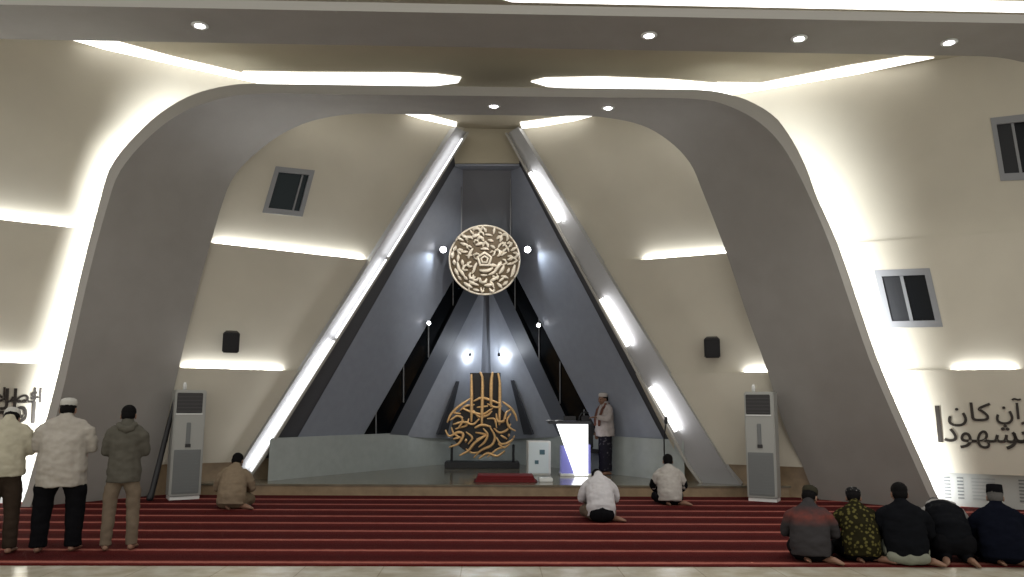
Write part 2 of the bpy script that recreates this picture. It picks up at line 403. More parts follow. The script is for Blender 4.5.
def arch_mesh(O, I, B, cen, ht):
    bms = bmesh.new(); bml = bmesh.new()
    n = len(O)
    # soffit body: I -> B -> up/out to a return behind O
    R1, R2 = [], []
    for i in range(n):
        c = V((cen, O[i].y, ht*.45)); d = (c-O[i]); d.y = 0; d.normalize()
        R1.append(clampz(O[i] + d*.10 + V((0, .09, 0)))); 
        bb = B[i]; R2.append(clampz(O[i]*.25 + bb*.75 - d*.0 + V((0, .0, 0))))
    def strip(bm, A, Bq):
        va = [bm.verts.new(p) for p in A]; vb = [bm.verts.new(p) for p in Bq]
        for i in range(len(A)-1): bm.faces.new((va[i], va[i+1], vb[i+1], vb[i]))
    strip(bms, I, B)
    return bms, bml, R1, R2, strip
ar = empty('trim_1', (0, YF, 0), label='wide grey rounded arch framing the prayer niche with lit outer edge', cat='arch', kind='structure')
bms, bml, R1, R2, strip = arch_mesh(O, I, B, -.05, 7)
# back return of the soffit (from back edge away from the opening) so the rib reads as a solid
Bb = []
for i, p in enumerate(B):
    c = V((-.05, p.y, 3.0)); d = (p-c); d.y = 0; d.normalize(); q = p + d*.25 + V((0, .02, 0)); Bb.append(clampz(V((q.x, q.y, min(q.z, H-.01)))))
bmesh.ops.remove_doubles(bms, verts=bms.verts, dist=1e-5)
fin(bms, 'soffit', M['rib'], ar, smooth=True, world=True)
bm = bmesh.new(); strip(bm, B, Bb); fin(bm, 'back_return', M['rib'], ar, smooth=True, world=True)
bm = bmesh.new(); strip(bm, O, I); strip(bm, O, [p+V((0, .09, 0)) for p in O]); strip(bm, [p+V((0, .09, 0)) for p in O], R1)
bmesh.ops.remove_doubles(bm, verts=bm.verts, dist=1e-5)
me = fin(bm, 'edge_band', M['lip'], ar, world=True)

# lamps hidden in the cove behind the outer edge of the arch
cenc = V((-.05, YF, 3.3))
def leg_lights(i0, i1, step, power, side, w=.04):
    i = i0
    while i < i1:
        j = min(i+step, i1); a, b = O[i], O[j]
        m_ = (a+b)/2; out = (m_-cenc); out.y = 0; out.normalize()
        tdir = (b-a).normalized(); out = (out - tdir*out.dot(tdir)).normalized()
        q = -out*.03 + V((0, .13, 0))
        area('arch_cove_lamp', a+q, b+q, w, out*(.48 if side < 0 else .45)+V((0, .9, 0)), power, spread=radians(120))
        i = j
tot = len(O)-1
LEGP = 13
leg_lights(0, 14, 14, LEGP*.85, -1); leg_lights(14, 20, 6, LEGP*1.25, -1); leg_lights(20, 26, 6, LEGP*.7, -1); leg_lights(26, 32, 6, LEGP*.2, -1)
leg_lights(62, 68, 6, LEGP*.2, 1); leg_lights(68, 74, 6, LEGP*.6, 1); leg_lights(74, 80, 6, LEGP*.9, 1); leg_lights(80, 94, 14, LEGP, 1)

# emissive ribbons painting the lit ceiling above the arch; light slots along wall tops
def ceiling_ribbon(px, name, label, th=.02, zz=H, mt='led', grp='light slots in the ceiling'):
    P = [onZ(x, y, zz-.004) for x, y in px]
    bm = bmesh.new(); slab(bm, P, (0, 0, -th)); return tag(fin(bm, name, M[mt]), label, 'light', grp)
ceiling_ribbon([(238, 82), (243, 71), (300, 72), (400, 72.5), (436, 73.5), (461, 77), (458, 82), (436, 85), (400, 85.5), (300, 84.5)], 'glow_ribbon', 'glowing ribbon painting the lit ceiling above the arch top, left of its middle')
ceiling_ribbon([(531, 81), (545, 77.5), (600, 76.5), (670, 79), (700, 81.5), (716, 83), (712, 91), (690, 90.5), (650, 90), (600, 89), (548, 86)], 'glow_ribbon', 'glowing ribbon painting the lit ceiling above the arch top, right of its middle')
ceiling_ribbon([(72, 39), (108, 38.5), (172, 56), (243, 73), (238, 82), (150, 62)], 'glow_ribbon', 'bright slanting light line at the upper left wall top')
ceiling_ribbon([(712, 91), (717, 82), (760, 83), (850, 65), (905, 56), (934, 57), (850, 75), (765, 91), (735, 95)], 'glow_ribbon', 'bright slanting light line at the upper right wall top')
ceiling_ribbon([(404, 113), (422, 112.5), (457, 122), (456, 127), (440, 124)], 'glow_ribbon', 'short bright light line left of the niche apex')
ceiling_ribbon([(520, 122), (570, 115.5), (592, 115.5), (575, 120), (540, 126), (522, 128)], 'glow_ribbon', 'short bright light line right of the niche apex')
ceiling_ribbon([(480, -8), (1060, 2), (1060, 12), (1024, 11.5), (512, 1)], 'glow_ribbon', 'glowing ribbon painting the lit ceiling along the top right picture edge', zz=H)  # glow in place of the ceiling lit behind the near rib's edge

# ------------------------------------------------------------------ near rib across the top of the view
ZR = onY(478, 96, YF).z
yf2 = onZ(512, 14, ZR).y; yb2 = onZ(512, 48, ZR).y
def rib2(front):
    pts = []
    hw, zc, rad = 10.5, ZR, 2.6
    y = yf2 if front else yb2
    cx0 = -.3
    L = []
    L.append(V((cx0-hw-1.4, y, 0))); L.append(V((cx0-hw-.55, y, 3.6)))
    for k in range(17):
        a = radians(172-82*k/16); L.append(V((cx0-hw+rad+rad*cos(a), y, zc-rad+rad*sin(a))))
    for k in range(1, 8): L.append(V((cx0-hw+rad+(2*hw-2*rad)*k/8, y, zc)))
    for k in range(17):
        a = radians(90-82*k/16); L.append(V((cx0+hw-rad+rad*cos(a), y, zc-rad+rad*sin(a))))
    L.append(V((cx0+hw+.55, y, 3.6))); L.append(V((cx0+hw+1.4, y, 0)))
    return L
fr, bk = rib2(1), rib2(0)
r2 = empty('trim_2', (0, yf2, 0), label='near grey rib crossing the whole top of the view with round downlights', cat='arch', kind='structure')
def grow(L, d, dy):
    out = []
    for i, p in enumerate(L):
        c = V((-.3, p.y, 3.4)); t = (L[min(i+1, len(L)-1)]-L[max(i-1, 0)]).normalized(); nn = V((-t.z, 0, t.x))
        if nn.dot(p-c) < 0: nn = -nn
        q = p+nn*d; out.append(V((q.x, q.y+dy, max(q.z, 0))))
    return out
bm = bmesh.new(); strip(bm, fr, bk); fin(bm, 'soffit', M['rib'], r2, smooth=True, world=True)
bm = bmesh.new(); strip(bm, fr, grow(fr, .13, 0)); strip(bm, grow(fr, .13, 0), grow(fr, .13, .1)); fin(bm, 'edge_band', M['lip'], r2, world=True)
bm = bmesh.new(); strip(bm, bk, grow(bk, .3, 0)); fin(bm, 'back_return', M['rib'], r2, world=True)

# downlights
def downlight(px, py, z, label, power=60, tgt=None, ang=120):
    P = onZ(px, py, z)
    r = empty('downlight', P, label=label, cat='downlight', group='downlights in the ribs')
    bm = bmesh.new(); lathe(bm, [(.078, -.001), (.115, -.001), (.118, -.010), (.105, -.022), (.08, -.018)]); fin(bm, 'trim_ring', M['white'], r, smooth=True)
    bm = bmesh.new(); lathe(bm, [(.001, -.004), (.079, -.004), (.079, -.016), (.05, -.024), (.001, -.026)]); fin(bm, 'lens', M['lamp'], r, smooth=True)
    spot('downlight_lamp', P-UP*.05, tgt or P-UP*3, power, ang, .7)
downlight(494, 105.5, onY(494, 105.5, (YF+YBK)/2).z, 'small round downlight in the arch underside, left of the pair', 200, V((-.6, 17.3, 4.6)), 42)
downlight(608, 107.5, onY(608, 107.5, (YF+YBK)/2).z, 'small round downlight in the arch underside, right of the pair', 200, V((.5, 17.3, 4.6)), 42)
for (x, y, lb) in ((200, 25, 'round downlight in the near rib at the far left'), (649, 35, 'round downlight in the near rib right of the picture middle'),
                   (799, 38, 'round downlight in the near rib, middle of the right three'), (949, 42, 'round downlight in the near rib at the far right')):
    downlight(x, y, ZR, lb, 90)

# ------------------------------------------------------------------ ledge lamps
def ledge(s, pa, pb, z, off, power, w=.025):
    a = onW(s, *pa, off); b = onW(s, *pb, off); n = wnorm(s)
    A = wpt(s, a.y, z-.02, off+.03); Bq = wpt(s, b.y, z-.02, off+.03)
    upd = (wpt(s, a.y, z+1)-wpt(s, a.y, z)).normalized()
    area('ledge_lamp', A, Bq, w, upd*.93 - n*.38, power)
LP = 9
ledge(-1, (-60, 212), (70, 226), ZA, 0, LP*1.3); ledge(-1, (214, 244), (362, 262), ZA, 0, LP)
ledge(-1, (-60, 360), (46, 362), ZB, OFF[1], LP*1.1); ledge(-1, (190, 367.5), (288, 370), ZB, OFF[1], LP*.9)
ledge(1, (645, 260.5), (730, 254), ZA, 0, LP*1.1); ledge(1, (738, 371), (772, 371), ZB, OFF[1], LP)
ledge(1, (945, 371), (1006, 372), ZB, OFF[1], LP*.9)

# ------------------------------------------------------------------ niche: leaning beams
bl_out = [(231, 480), (456, 127)]
bl_in = [(244, 484), (466, 132)]
br_out = [(741, 492), (518, 127)]
br_in = [(703, 489), (508, 133)]
def beam(s, outp, inp, band, label):
    r = empty('trim_%d' % (3 if s < 0 else 4), onZ(*inp[0], STAGE_Z), label=label, cat='beam', kind='structure')
    N = 16; n = wnorm(s)
    a = [onW(s, p.x, p.y, .28) for p in cr(outp, N)]; b = [onW(s, p.x, p.y, .24) for p in cr(inp, N)]
    a = [V((p.x, p.y, max(p.z, STAGE_Z))) for p in a]; b = [V((p.x, p.y, max(p.z, STAGE_Z))) for p in b]
    a2 = [p-n*.34 for p in a]
    bm = bmesh.new(); strip(bm, a, b); strip(bm, a, a2); bmesh.ops.remove_doubles(bm, verts=bm.verts, dist=1e-5)
    bmesh.ops.translate(bm, verts=bm.verts, vec=(0, 0, 0)); fin(bm, 'face', M['steel'], r, world=True)
    # lip carrying the light strip
    lw = []
    for i in range(N+1):
        d = (a[i]-b[i]).normalized(); lw.append(d)
    bm = bmesh.new(); L0 = [b[i] for i in range(N+1)]; L1 = [b[i]+n*.07 for i in range(N+1)]; L2 = [b[i]+n*.07-lw[i]*.05 for i in range(N+1)]; L3 = [b[i]-lw[i]*.05-n*.3 for i in range(N+1)]
    strip(bm, L0, L1); strip(bm, L1, L2); strip(bm, L2, L3); bmesh.ops.remove_doubles(bm, verts=bm.verts, dist=1e-5); fin(bm, 'edge_lip', M['lip'], r, world=True)
    # dark reveal going back to the panel
    c = [onP(p.x, p.y, PL[s][0], PL[s][1]) for p in cr(band, N)]
    bm = bmesh.new(); strip(bm, L3, c); fin(bm, 'dark_reveal', M['bluedark'], r, world=True)
    return r, a, b, lw, n
# planes of the big side panels
def plane(A, B_, C_): n = (B_-A).cross(C_-A).normalized(); return A, n
PL = {-1: plane(onY(302, 437, 16.0), onY(430, 437, 19.3), onY(459, 164, 17.05)), 1: plane(onY(660, 437, 16.0), onY(540, 437, 19.3), onY(517, 164, 17.05))}
def onPL(s, px, py, dep=0): P, n = PL[s]; n = n if n.y > 0 else -n; return onP(px, py, P+n*dep, n)
rL, aL, bL, lwL, nL = beam(-1, bl_out, bl_in, [(300, 440), (376, 304), (401, 260), (459, 163)], 'silver leaning beam left of the niche with a light line down its inner edge')
rR, aR, bR, lwR, nR = beam(1, br_out, br_in, [(661, 440), (587, 297), (553, 233), (517, 163)], 'silver leaning beam right of the niche with separate short light lines')
def led_on(s, p0, p1, a_in, name, label, wpx=.045, mt='ledcool', grp='light strips on the niche beams'):
    n = wnorm(s)
    A = onW(s, *p0, .26); B_ = onW(s, *p1, .26); t = (B_-A).normalized(); side = t.cross(n).normalized()
    if side.x*s < 0: side = -side
    bm = bmesh.new(); slab(bm, [A, B_, B_+side*wpx, A+side*wpx], n*.05); o = fin(bm, name, M[mt]); return tag(o, label, 'light', grp), A, B_, side, n
_, A, B_, sd, n_ = led_on(-1, (251, 471), (334, 341), None, 'light_strip', 'long cool light strip on the lower half of the left beam', .028)
area('beam_lamp', A+sd*.05+n_*.10, B_+sd*.05+n_*.10, .05, sd*.75-n_*.5, 1.6, (.93, .95, 1))
_, A, B_, sd, n_ = led_on(-1, (336, 338), (386, 260), None, 'light_strip', 'long cool light strip on the middle of the left beam', .024)
area('beam_lamp', A+sd*.05+n_*.10, B_+sd*.05+n_*.10, .05, sd*.75-n_*.5, 1.2, (.93, .95, 1))
_, A, B_, sd, n_ = led_on(-1, (388, 257), (462, 139), None, 'light_strip', 'thin cool light strip on the upper third of the left beam', .02)
area('beam_lamp', A+sd*.05+n_*.10, B_+sd*.05+n_*.10, .05, sd*.75-n_*.5, .8, (.95, .95, 1))
for (p0, p1, lb) in (((529, 174), (558, 223), 'short light strip near the top of the right beam'), ((600, 300), (627, 347), 'short light strip at the middle of the right beam'), ((649, 388), (675, 432), 'short light strip low on the right beam')):
    _, A, B_, sd, n_ = led_on(1, p0, p1, None, 'light_strip', lb, .075, 'led')
    area('beam_lamp', A+sd*.07+n_*.09, B_+sd*.07+n_*.09, .05, sd*.85-n_*.4, 4, (.97, .97, 1))
# apex fascia between the beams
fp = [onY(x, y, 16.83) for x, y in ((450, 126), (526, 127), (519, 163), (455, 163))]
bm = bmesh.new(); slab(bm, fp, (0, .06, 0)); fin(bm, 'wall_back', M['ceil'], label='cream panel at the niche apex between the two beams', cat='wall', kind='structure')

# ------------------------------------------------------------------ niche panels
def panel(pts, name, m, label, depth=V((0, .06, 0)), cat='wall'):
    bm = bmesh.new(); slab(bm, pts, depth); return tag(fin(bm, name, m), label, cat, kind='structure')
CS = {}
for s, pp in ((-1, dict(o=[(296, 440), (374, 304), (399, 260), (457, 162)], top=(463, 162), mid=(463, 262), so=(362, 437), si=(388.5, 437), st=(407, 437), sit=(475, 268), stt=(484, 284))),
              (1, dict(o=[(664, 440), (589, 297), (555, 233), (518, 162)], top=(511, 162), mid=(511, 265), so=(601, 437), si=(575, 437), st=(559, 437), sit=(497, 270), stt=(489, 286)))):
    side = SIDE[s]
    pts = [onPL(s, *p) for p in pp['o']] + [onPL(s, *pp['top']), onPL(s, *pp['mid']), onPL(s, *pp['so'])]
    panel(pts, 'wall_niche_'+side, M['blue'], 'large blue-grey leaning panel on the %s of the niche' % side)
    CS[s] = (onPL(s, *pp['top']), onPL(s, *pp['mid']))
    # dark slanting window
    wi += 1
    r = empty('window_%d' % wi, onPL(s, *pp['so']), label='dark slanting glass strip in the niche, %s of the round emblem' % side, cat='window', kind='structure')
    g = [onPL(s, *pp['mid'], .06), onPL(s, *pp['so'], .06), onPL(s, *pp['si'], .06), onPL(s, *pp['sit'], .06)]
    bm = bmesh.new(); slab(bm, g, (0, .03, 0)); fin(bm, 'pane', M['glass'], r, world=True)
    mull = ((453, 268, 305), (428.5, 320, 357), (403.5, 362, 402), (376, 408, 437)) if s < 0 else ((515, 275, 310), (539, 318, 360), (560, 362, 403), (584, 410, 437))
    for (x, y0, y1) in mull:
        a = onPL(s, x, y0, .04); b = onPL(s, x, y1, .04)
        bm = bmesh.new(); tube(bm, [a, b], .014, 8); fin(bm, 'mullion', M['frame'], r, world=True)
    panel([onPL(s, *pp['sit']), onPL(s, *pp['si']), onPL(s, *pp['st']), onPL(s, *pp['stt'])], 'wall_niche_'+side, mat('grey_strip_panel', (.10, .11, .13), .45), 'narrow grey slanting strip beside the %s glass strip' % side)
    # inner panel towards the back
    cxp = 479 if s < 0 else 492
    e1, e2 = onPL(s, *pp['st']), onPL(s, *pp['stt'])
    c1, c2 = onY(cxp, 440, 20.6), onY(cxp, 268, 19.3)
    panel([e1, e2, c2, c1], 'wall_niche_'+side, M['inner'], 'pale inner niche panel lit by spots, %s of the gold sculpture' % side)
    CS[(s, 'c')] = (c1, c2)
    # small dark tapered fin lying on the inner panel
    nn = (e2-e1).cross(c1-e1).normalized(); nn = nn if nn.y < 0 else -nn
    sl = ((456, 381), (458, 381), (446, 434), (436, 434)) if s < 0 else ((512, 380), (514, 380), (534, 434), (525, 434))
    q = [onP(x, y, e1+nn*.02, nn) for x, y in sl]
    bm = bmesh.new(); slab(bm, q, nn*.05); tag(fin(bm, 'trim_%d' % (5 if s < 0 else 6), M['bluedark']), 'dark tapered slit on the inner panel %s of the gold sculpture' % side, 'trim', kind='structure')
    # stone wainscot
    top = [onPL(s, (284 if s < 0 else 676), 437, -.05), onPL(s, (430 if s < 0 else 540), 437), c1]
    for i, p in enumerate(top): p.z = 1.0
    for i, (a, b) in enumerate(zip(top, top[1:])):
        a = a.copy(); b = b.copy()
        if i == 0: a += (a-b).normalized()*(.34 if s < 0 else .20)
        pl = [a, b, V((b.x, b.y, STAGE_Z)), V((a.x, a.y, STAGE_Z))]
        dd = V((0, .05, 0))
        panel(pl, 'baseboard_'+side, M['wains'], ('pale stone wainscot along the %s side of the niche' if i == 0 else 'short pale wainscot behind the gold sculpture, %s half') % side, dd, 'wainscot')
# central strip behind the emblem and the narrow back facet
c = CS[-1], CS[1]
panel([c[0][0], c[1][0], c[1][1]+V((.1, 0, -.1)), c[0][1]+V((-.1, 0, -.1))], 'wall_back', mat('slate_centre_panel', (.15, .16, .18), .4), 'dark slate centre panel above the round emblem', V((0, .06, 0)))
a, b = CS[(-1, 'c')], CS[(1, 'c')]
panel([a[0], b[0], b[1], a[1]], 'wall_back', mat('shaded_back_panel', (.22, .235, .27), .4), 'narrow grey facet at the very back of the niche')  # darker base colour carries the shade of this back facet
panel([V((a[0].x, a[0].y, 1.0)), V((b[0].x, b[0].y, 1.0)), V((b[0].x, b[0].y, STAGE_Z)), V((a[0].x, a[0].y, STAGE_Z))], 'baseboard_back', M['wains'], 'narrow wainscot at the very back of the niche', cat='wainscot')
# roof closing the niche behind everything
bm = bmesh.new(); q = [onY(455, 166, 16.88), onY(519, 166, 16.88)]
slab(bm, [q[0], q[1], V((.6, 20, q[0].z+.1)), V((-.7, 20, q[0].z+.1))], (0, 0, .05)); fin(bm, 'ceiling', M['blue'], label='dark narrow roof over the niche apex', cat='ceiling', kind='structure')

# ------------------------------------------------------------------ spotlights in the niche
def spotlight(px, py, P, target, label, power, r=.09, lampr=.07, col=(.85, .92, 1), ang=90):
    e = empty('spotlight', P, label=label, cat='spotlight', group='small spotlights in the niche')
    d = (CAM-P).normalized()
    bm = bmesh.new(); lathe(bm, [(r*.6, -.10), (r, -.06), (r, .01), (r*.86, .012), (r*.8, 0)], axis=d, seg=20); fin(bm, 'housing', M['black'], e, smooth=True)
    bm = bmesh.new(); lathe(bm, [(.001, -.005), (lampr, -.005), (lampr, .012), (lampr*.6, .03), (.001, .034)], axis=d, seg=20); fin(bm, 'lens', M['lamp'], e, smooth=True)
    bm = bmesh.new(); tube(bm, [-d*.09, -d*.09+V((0, .12, .03))], .015, 6); fin(bm, 'bracket', M['black'], e)
    spot('niche_lamp', P+d*.06, target, power, ang, .8, col)
PM = onY(484.5, 260, 17.3)
spotlight(444, 252, onPL(-1, 444, 252)+V((0, -.28, 0)), onPL(-1, 400, 300), 'bright spotlight just left of the round gold emblem', 30)
spotlight(527, 252, onPL(1, 527, 252)+V((0, -.28, 0)), onPL(1, 575, 300), 'bright spotlight just right of the round gold emblem', 30)
spotlight(429.5, 324, onPL(-1, 429.5, 324)+V((0, -.2, 0)), onY(485, 420, 19), 'small spotlight on the left slanting glass strip', 22, .055, .042)
spotlight(538, 326, onPL(1, 538, 326)+V((0, -.2, 0)), onY(485, 420, 19), 'small spotlight on the right slanting glass strip', 22, .055, .042)
for s, x, lb in ((-1, 470, 'left'), (1, 499, 'right')):
    c1, c2 = CS[(s, 'c')]; P = onY(x, 354, 19.25)
    e = empty('spotlight', P, label='tiny uplight washing the inner panel above the gold sculpture, %s one' % lb, cat='spotlight', group='small uplights above the gold sculpture')
    bm = bmesh.new(); lathe(bm, [(.02, -.03), (.035, 0), (.035, .05), (.028, .052)], axis=V((0, .4, -.9))); fin(bm, 'housing', M['black'], e, smooth=True)
    bm = bmesh.new(); tube(bm, [(0, .02, .02), (0, .55, .05)], .008, 6); fin(bm, 'bracket', M['black'], e)
    L = bpy.data.lights.new('wash', 'POINT'); L.energy = 9; L.color = (.86, .92, 1); L.shadow_soft_size = .04
    o = bpy.data.objects.new('wash_lamp', L); COL.objects.link(o); o.location = P+V((0, .12, -.08))

# ------------------------------------------------------------------ round emblem
em = empty('emblem', PM, label='round gold and white pierced emblem hanging high in the niche', cat='emblem')
RM = 35.3*17.3/F*1.02
bm = bmesh.new(); lathe(bm, [(.001, .03), (RM*.96, .03), (RM*.97, 0), (RM*.96, -.03), (.001, -.03)], axis=V((0, -1, 0)), seg=64); fin(bm, 'backing_disc', M['bronze'], em, smooth=False)
def arc(r, a0, a1, n=8, dy=-.05): return [V((r*cos(a0+(a1-a0)*i/n), dy, r*sin(a0+(a1-a0)*i/n))) for i in range(n+1)]
bm = bmesh.new(); tube(bm, arc(RM*.985, 0, 2*pi, 72, -.02), .022, 8, caps=(0, 0)); fin(bm, 'rim', M['palegold'], em, smooth=True)
rng = random.Random(11)
for (r0, cnt) in ((.88, 26), (.74, 22), (.60, 17), (.45, 12), (.31, 6)):
    for k in range(cnt):
        bm = bmesh.new()
        a = 2*pi*(k+rng.random()*.7)/cnt; w = rng.uniform(.35, .95)*2*pi/cnt
        rr = RM*(r0+rng.uniform(-.03, .03)); wd = rng.uniform(.026, .044)
        kind = rng.random()
        if kind < .45: p = arc(rr, a, a+w*1.3, 6, -.06)
        elif kind < .75:
            p = [V(((rr+RM*t)*cos(a+q*w), -.06, (rr+RM*t)*sin(a+q*w))) for t, q in ((-.07, 0), (-.01, .12), (.04, .5), (.0, .9), (-.06, 1.0))]
        else:
            p = [V(((rr+RM*t)*cos(a+q*w), -.055, (rr+RM*t)*sin(a+q*w))) for t, q in ((-.08, 0), (0, .25), (.07, .35))]
        tube(bm, p, [wd*(.55+.45*sin(pi*i/(len(p)-1))) for i in range(len(p))], 7)
        fin(bm, 'calligraphy_stroke', M['palegold'], em, smooth=True)
bm = bmesh.new()
for rr, wd in ((.20, .026), (.10, .02)):
    p = [V((RM*rr*cos(2*pi*k/5+pi/2), -.06, RM*rr*sin(2*pi*k/5+pi/2))) for k in range(6)]
    for q0, q1 in zip(p, p[1:]): tube(bm, [q0, q1], wd, 7)
fin(bm, 'centre_star', M['palegold'], em, smooth=True)
for px in (461.5, 510.5):
    a = onY(px, 165, 17.36); b = onY(px, 236, 17.36)
    bm = bmesh.new(); tube(bm, [a-PM, b-PM], .010, 6); fin(bm, 'hanging_rod', M['frame'], em)

# ------------------------------------------------------------------ gold calligraphy sculpture
YS = 18.7
gs = empty('calligraphy_sculpture', onZ(483, 461, STAGE_Z), label='openwork gold calligraphy sculpture with four tall strokes on a dark plinth', cat='sculpture')
def zz(x, y): return onY(420+x/4.438, 360+y/4.438, YS)
strokes = [([(228, 66), (229, 170), (228, 272)], 11), ([(268, 56), (277, 80), (274, 290)], 11), ([(322, 58), (317, 90), (315, 205)], 12), ([(347, 62), (354, 100), (352, 285)], 11),
    ([(122, 275), (135, 245), (168, 210), (222, 172)], 9), ([(135, 266), (168, 248), (190, 262), (172, 300), (160, 305)], 8), ([(190, 215), (232, 232), (280, 240), (322, 214)], 9),
    ([(240, 182), (275, 168), (312, 178), (350, 192)], 9), ([(338, 240), (346, 272), (372, 270), (382, 235), (398, 222)], 9), ([(368, 186), (402, 213), (422, 242), (430, 268)], 9),
    ([(402, 240), (386, 268), (398, 300), (422, 314)], 8), ([(245, 300), (275, 288), (312, 295)], 9), ([(248, 322), (292, 332), (252, 352)], 8),
    ([(114, 312), (130, 338), (170, 320), (192, 330), (172, 370), (132, 386)], 9), ([(178, 422), (215, 402), (240, 370), (292, 335)], 9), ([(240, 432), (270, 402), (320, 376), (332, 340), (312, 300)], 9),
    ([(262, 437), (300, 414), (342, 426), (374, 405)], 9), ([(340, 345), (360, 372), (402, 360), (418, 338)], 8), ([(176, 300), (205, 290), (216, 262)], 8), ([(150, 235), (180, 238)], 6),
    ([(205, 352), (204, 362)], 9), ([(395, 330), (394, 338)], 8), ([(255, 210), (300, 205)], 7), ([(300, 260), (330, 262), (340, 300)], 7), ([(205, 320), (232, 345), (215, 372)], 7), ([(300, 430), (345, 395), (385, 385)], 7), ([(150, 285), (195, 275), (235, 285), (262, 262)], 8), ([(238, 225), (262, 252), (300, 245), (318, 228)], 8), ([(140, 300), (150, 325), (188, 352)], 7), ([(282, 305), (300, 330), (288, 362), (262, 385)], 8), ([(330, 305), (352, 322), (384, 312), (402, 285)], 8), ([(205, 395), (232, 412), (262, 408)], 7), ([(348, 372), (372, 388), (398, 372)], 7), ([(180, 222), (202, 205), (240, 198)], 7), ([(300, 195), (335, 210), (362, 205)], 7), ([(150, 350), (178, 342)], 7), ([(360, 335), (385, 350)], 7)]
bm = bmesh.new()
for k, (pts, w) in enumerate(strokes):
    p2 = cr(pts, max(4, 4*len(pts))); dy = -.03*(k % 3)
    P = [zz(p.x, p.y)+V((0, dy, 0)) for p in p2]; r = w/4.438*YS/F*.68
    tube(bm, P, [r*(.55+.45*sin(pi*(i+.6)/(len(P)+.2))) for i in range(len(P))], 8)
fin(bm, 'gold_strokes', M['gold'], gs, smooth=True, world=True)
bm = bmesh.new()
cc = zz(272, 305); rr = zz(405, 305).x-cc.x
pts = []
for k in range(48):
    a = 2*pi*k/48; pts.append(cc+V((rr*cos(a), .10, rr*.86*sin(a))))
slab(bm, pts, (0, .04, 0))
slab(bm, [zz(222, 56)+V((0, .11, 0)), zz(358, 56)+V((0, .11, 0)), zz(358, 300)+V((0, .11, 0)), zz(222, 300)+V((0, .11, 0))], (0, .025, 0))
fin(bm, 'dark_backing', mat('dark_bronze_backing', (.016, .013, .011), .5), gs, world=True)
for x in (141, 415):
    a = zz(x, 380)+V((0, .08, 0)); b = V((a.x, a.y, STAGE_Z+.10)); bm = bmesh.new(); tube(bm, [a, b], .03, 8); fin(bm, 'support_post', M['black'], gs, world=True)
pa, pb = zz(112, 440), zz(440, 440)
bm = bmesh.new(); box(bm, (pa.x, YS-.25, STAGE_Z+.001), (pb.x, YS+.35, STAGE_Z+.14), .012); fin(bm, 'plinth', M['black'], gs, world=True)

# ------------------------------------------------------------------ lettering on the side walls
def arabic(words, s, origin_px, label, scale=1.0, off=OFF[2], cat='lettering'):
    r = empty('wall_calligraphy', onW(s, *origin_px, off), label=label, cat=cat)
    n = wnorm(s); x = (wpt(s, 13, 1)-wpt(s, 14, 1)).normalized()*(1 if s > 0 else -1); y = n.cross(x)
    if y.z < 0: y = -y
    m0 = Matrix((x, y, n)).transposed().to_4x4(); m0.translation = onW(s, *origin_px, off+.012)
    for (txt, dx, dy, size, sx) in words:
        cu = bpy.data.curves.new('word', 'FONT'); cu.body = txt; cu.size = size; cu.extrude = .012; cu.offset = .006*size
        ob = bpy.data.objects.new('word', cu); COL.objects.link(ob)
        dg = bpy.context.evaluated_depsgraph_get(); me = bpy.data.meshes.new_from_object(ob.evaluated_get(dg))
        bpy.data.objects.remove(ob)
        me.transform(m0 @ Matrix.Translation((dx, dy, 0)) @ Matrix.Diagonal((sx, 1, 1, 1)))
        me.materials.clear(); link('calligraphy_word', me, M['ink'], r, world=True)
    return r
# words in joined presentation forms, already in left-to-right drawing order
W_mashhuda = '\ufea9\ufeee\ufeec\ufeb8\ufee3'
W_kana = '\ufee5\ufe8e\ufedb'
W_alfajr = '\ufeae\ufea0\ufed4\ufedf\ufe8d'
W_quran = '\ufee5\ufe81\ufeae\ufed7'
W_inna = '\ufee5\ufe87'
W_alif = '\ufe8d'
arabic([(W_alif, .0, .04, .84, .9), (W_mashhuda, .14, .05, .46, 1.05), (W_kana, .22, .40, .42, 1.1), (W_alfajr, 1.06, .06, .50, .95), (W_quran, .92, .44, .40, 1.0), (W_inna, 1.62, .12, .5, 1.0), (W_quran, 1.75, .36, .45, 1.0)],
       1, (934, 444), 'dark Arabic calligraphy on the low right wall beside the arch')
W_aqim = '\ufee2\ufed7\ufe83'
W_salah = '\ufe93\ufefc\ufebc\ufedf\ufe8d'
arabic([(W_aqim, -.52, .08, .55, 1.0), (W_salah, -1.30, .30, .48, 1.0), (W_salah, -.62, .42, .34, 1.0), (W_aqim, -1.1, .02, .5, 1.0)], -1, (25, 428), 'dark Arabic calligraphy on the low left wall behind the men')

# ------------------------------------------------------------------ wall speakers
def speaker(s, px, py, label):
    P = onW(s, px, py, OFF[1]+.02); n = wnorm(s); rz = math.atan2(n.x, -n.y)
    e = empty('wall_speaker', P+n*.16, rz*.6, label=label, cat='speaker', group='black wall speakers')
    e.rotation_euler = (radians(14), 0, rz*.6)
    bm = bmesh.new()
    t = bmesh.new(); slab(t, [(-.15, -.13, -.19), (.15, -.13, -.19), (.11, .11, -.19), (-.11, .11, -.19)], (0, 0, .38)); bmesh.ops.recalc_face_normals(t, faces=t.faces)
    bmesh.ops.bevel(t, geom=t.edges[:], offset=.02, segments=2, affect='EDGES'); merge(bm, t); fin(bm, 'cabinet', M['black'], e)
    bm = bmesh.new(); box(bm, (-.125, -.14, -.165), (.125, -.125, .165), .006); fin(bm, 'front_grille', mat('speaker_mesh', (.014, .014, .015), .8), e)
    bm = bmesh.new(); tube(bm, [(0, .10, 0), (0, .2, 0)], .03, 8); fin(bm, 'bracket', M['black'], e)
speaker(-1, 229, 341, 'small black loudspeaker on the left wall inside the arch')
speaker(1, 714, 347, 'small black loudspeaker on the right wall inside the arch')

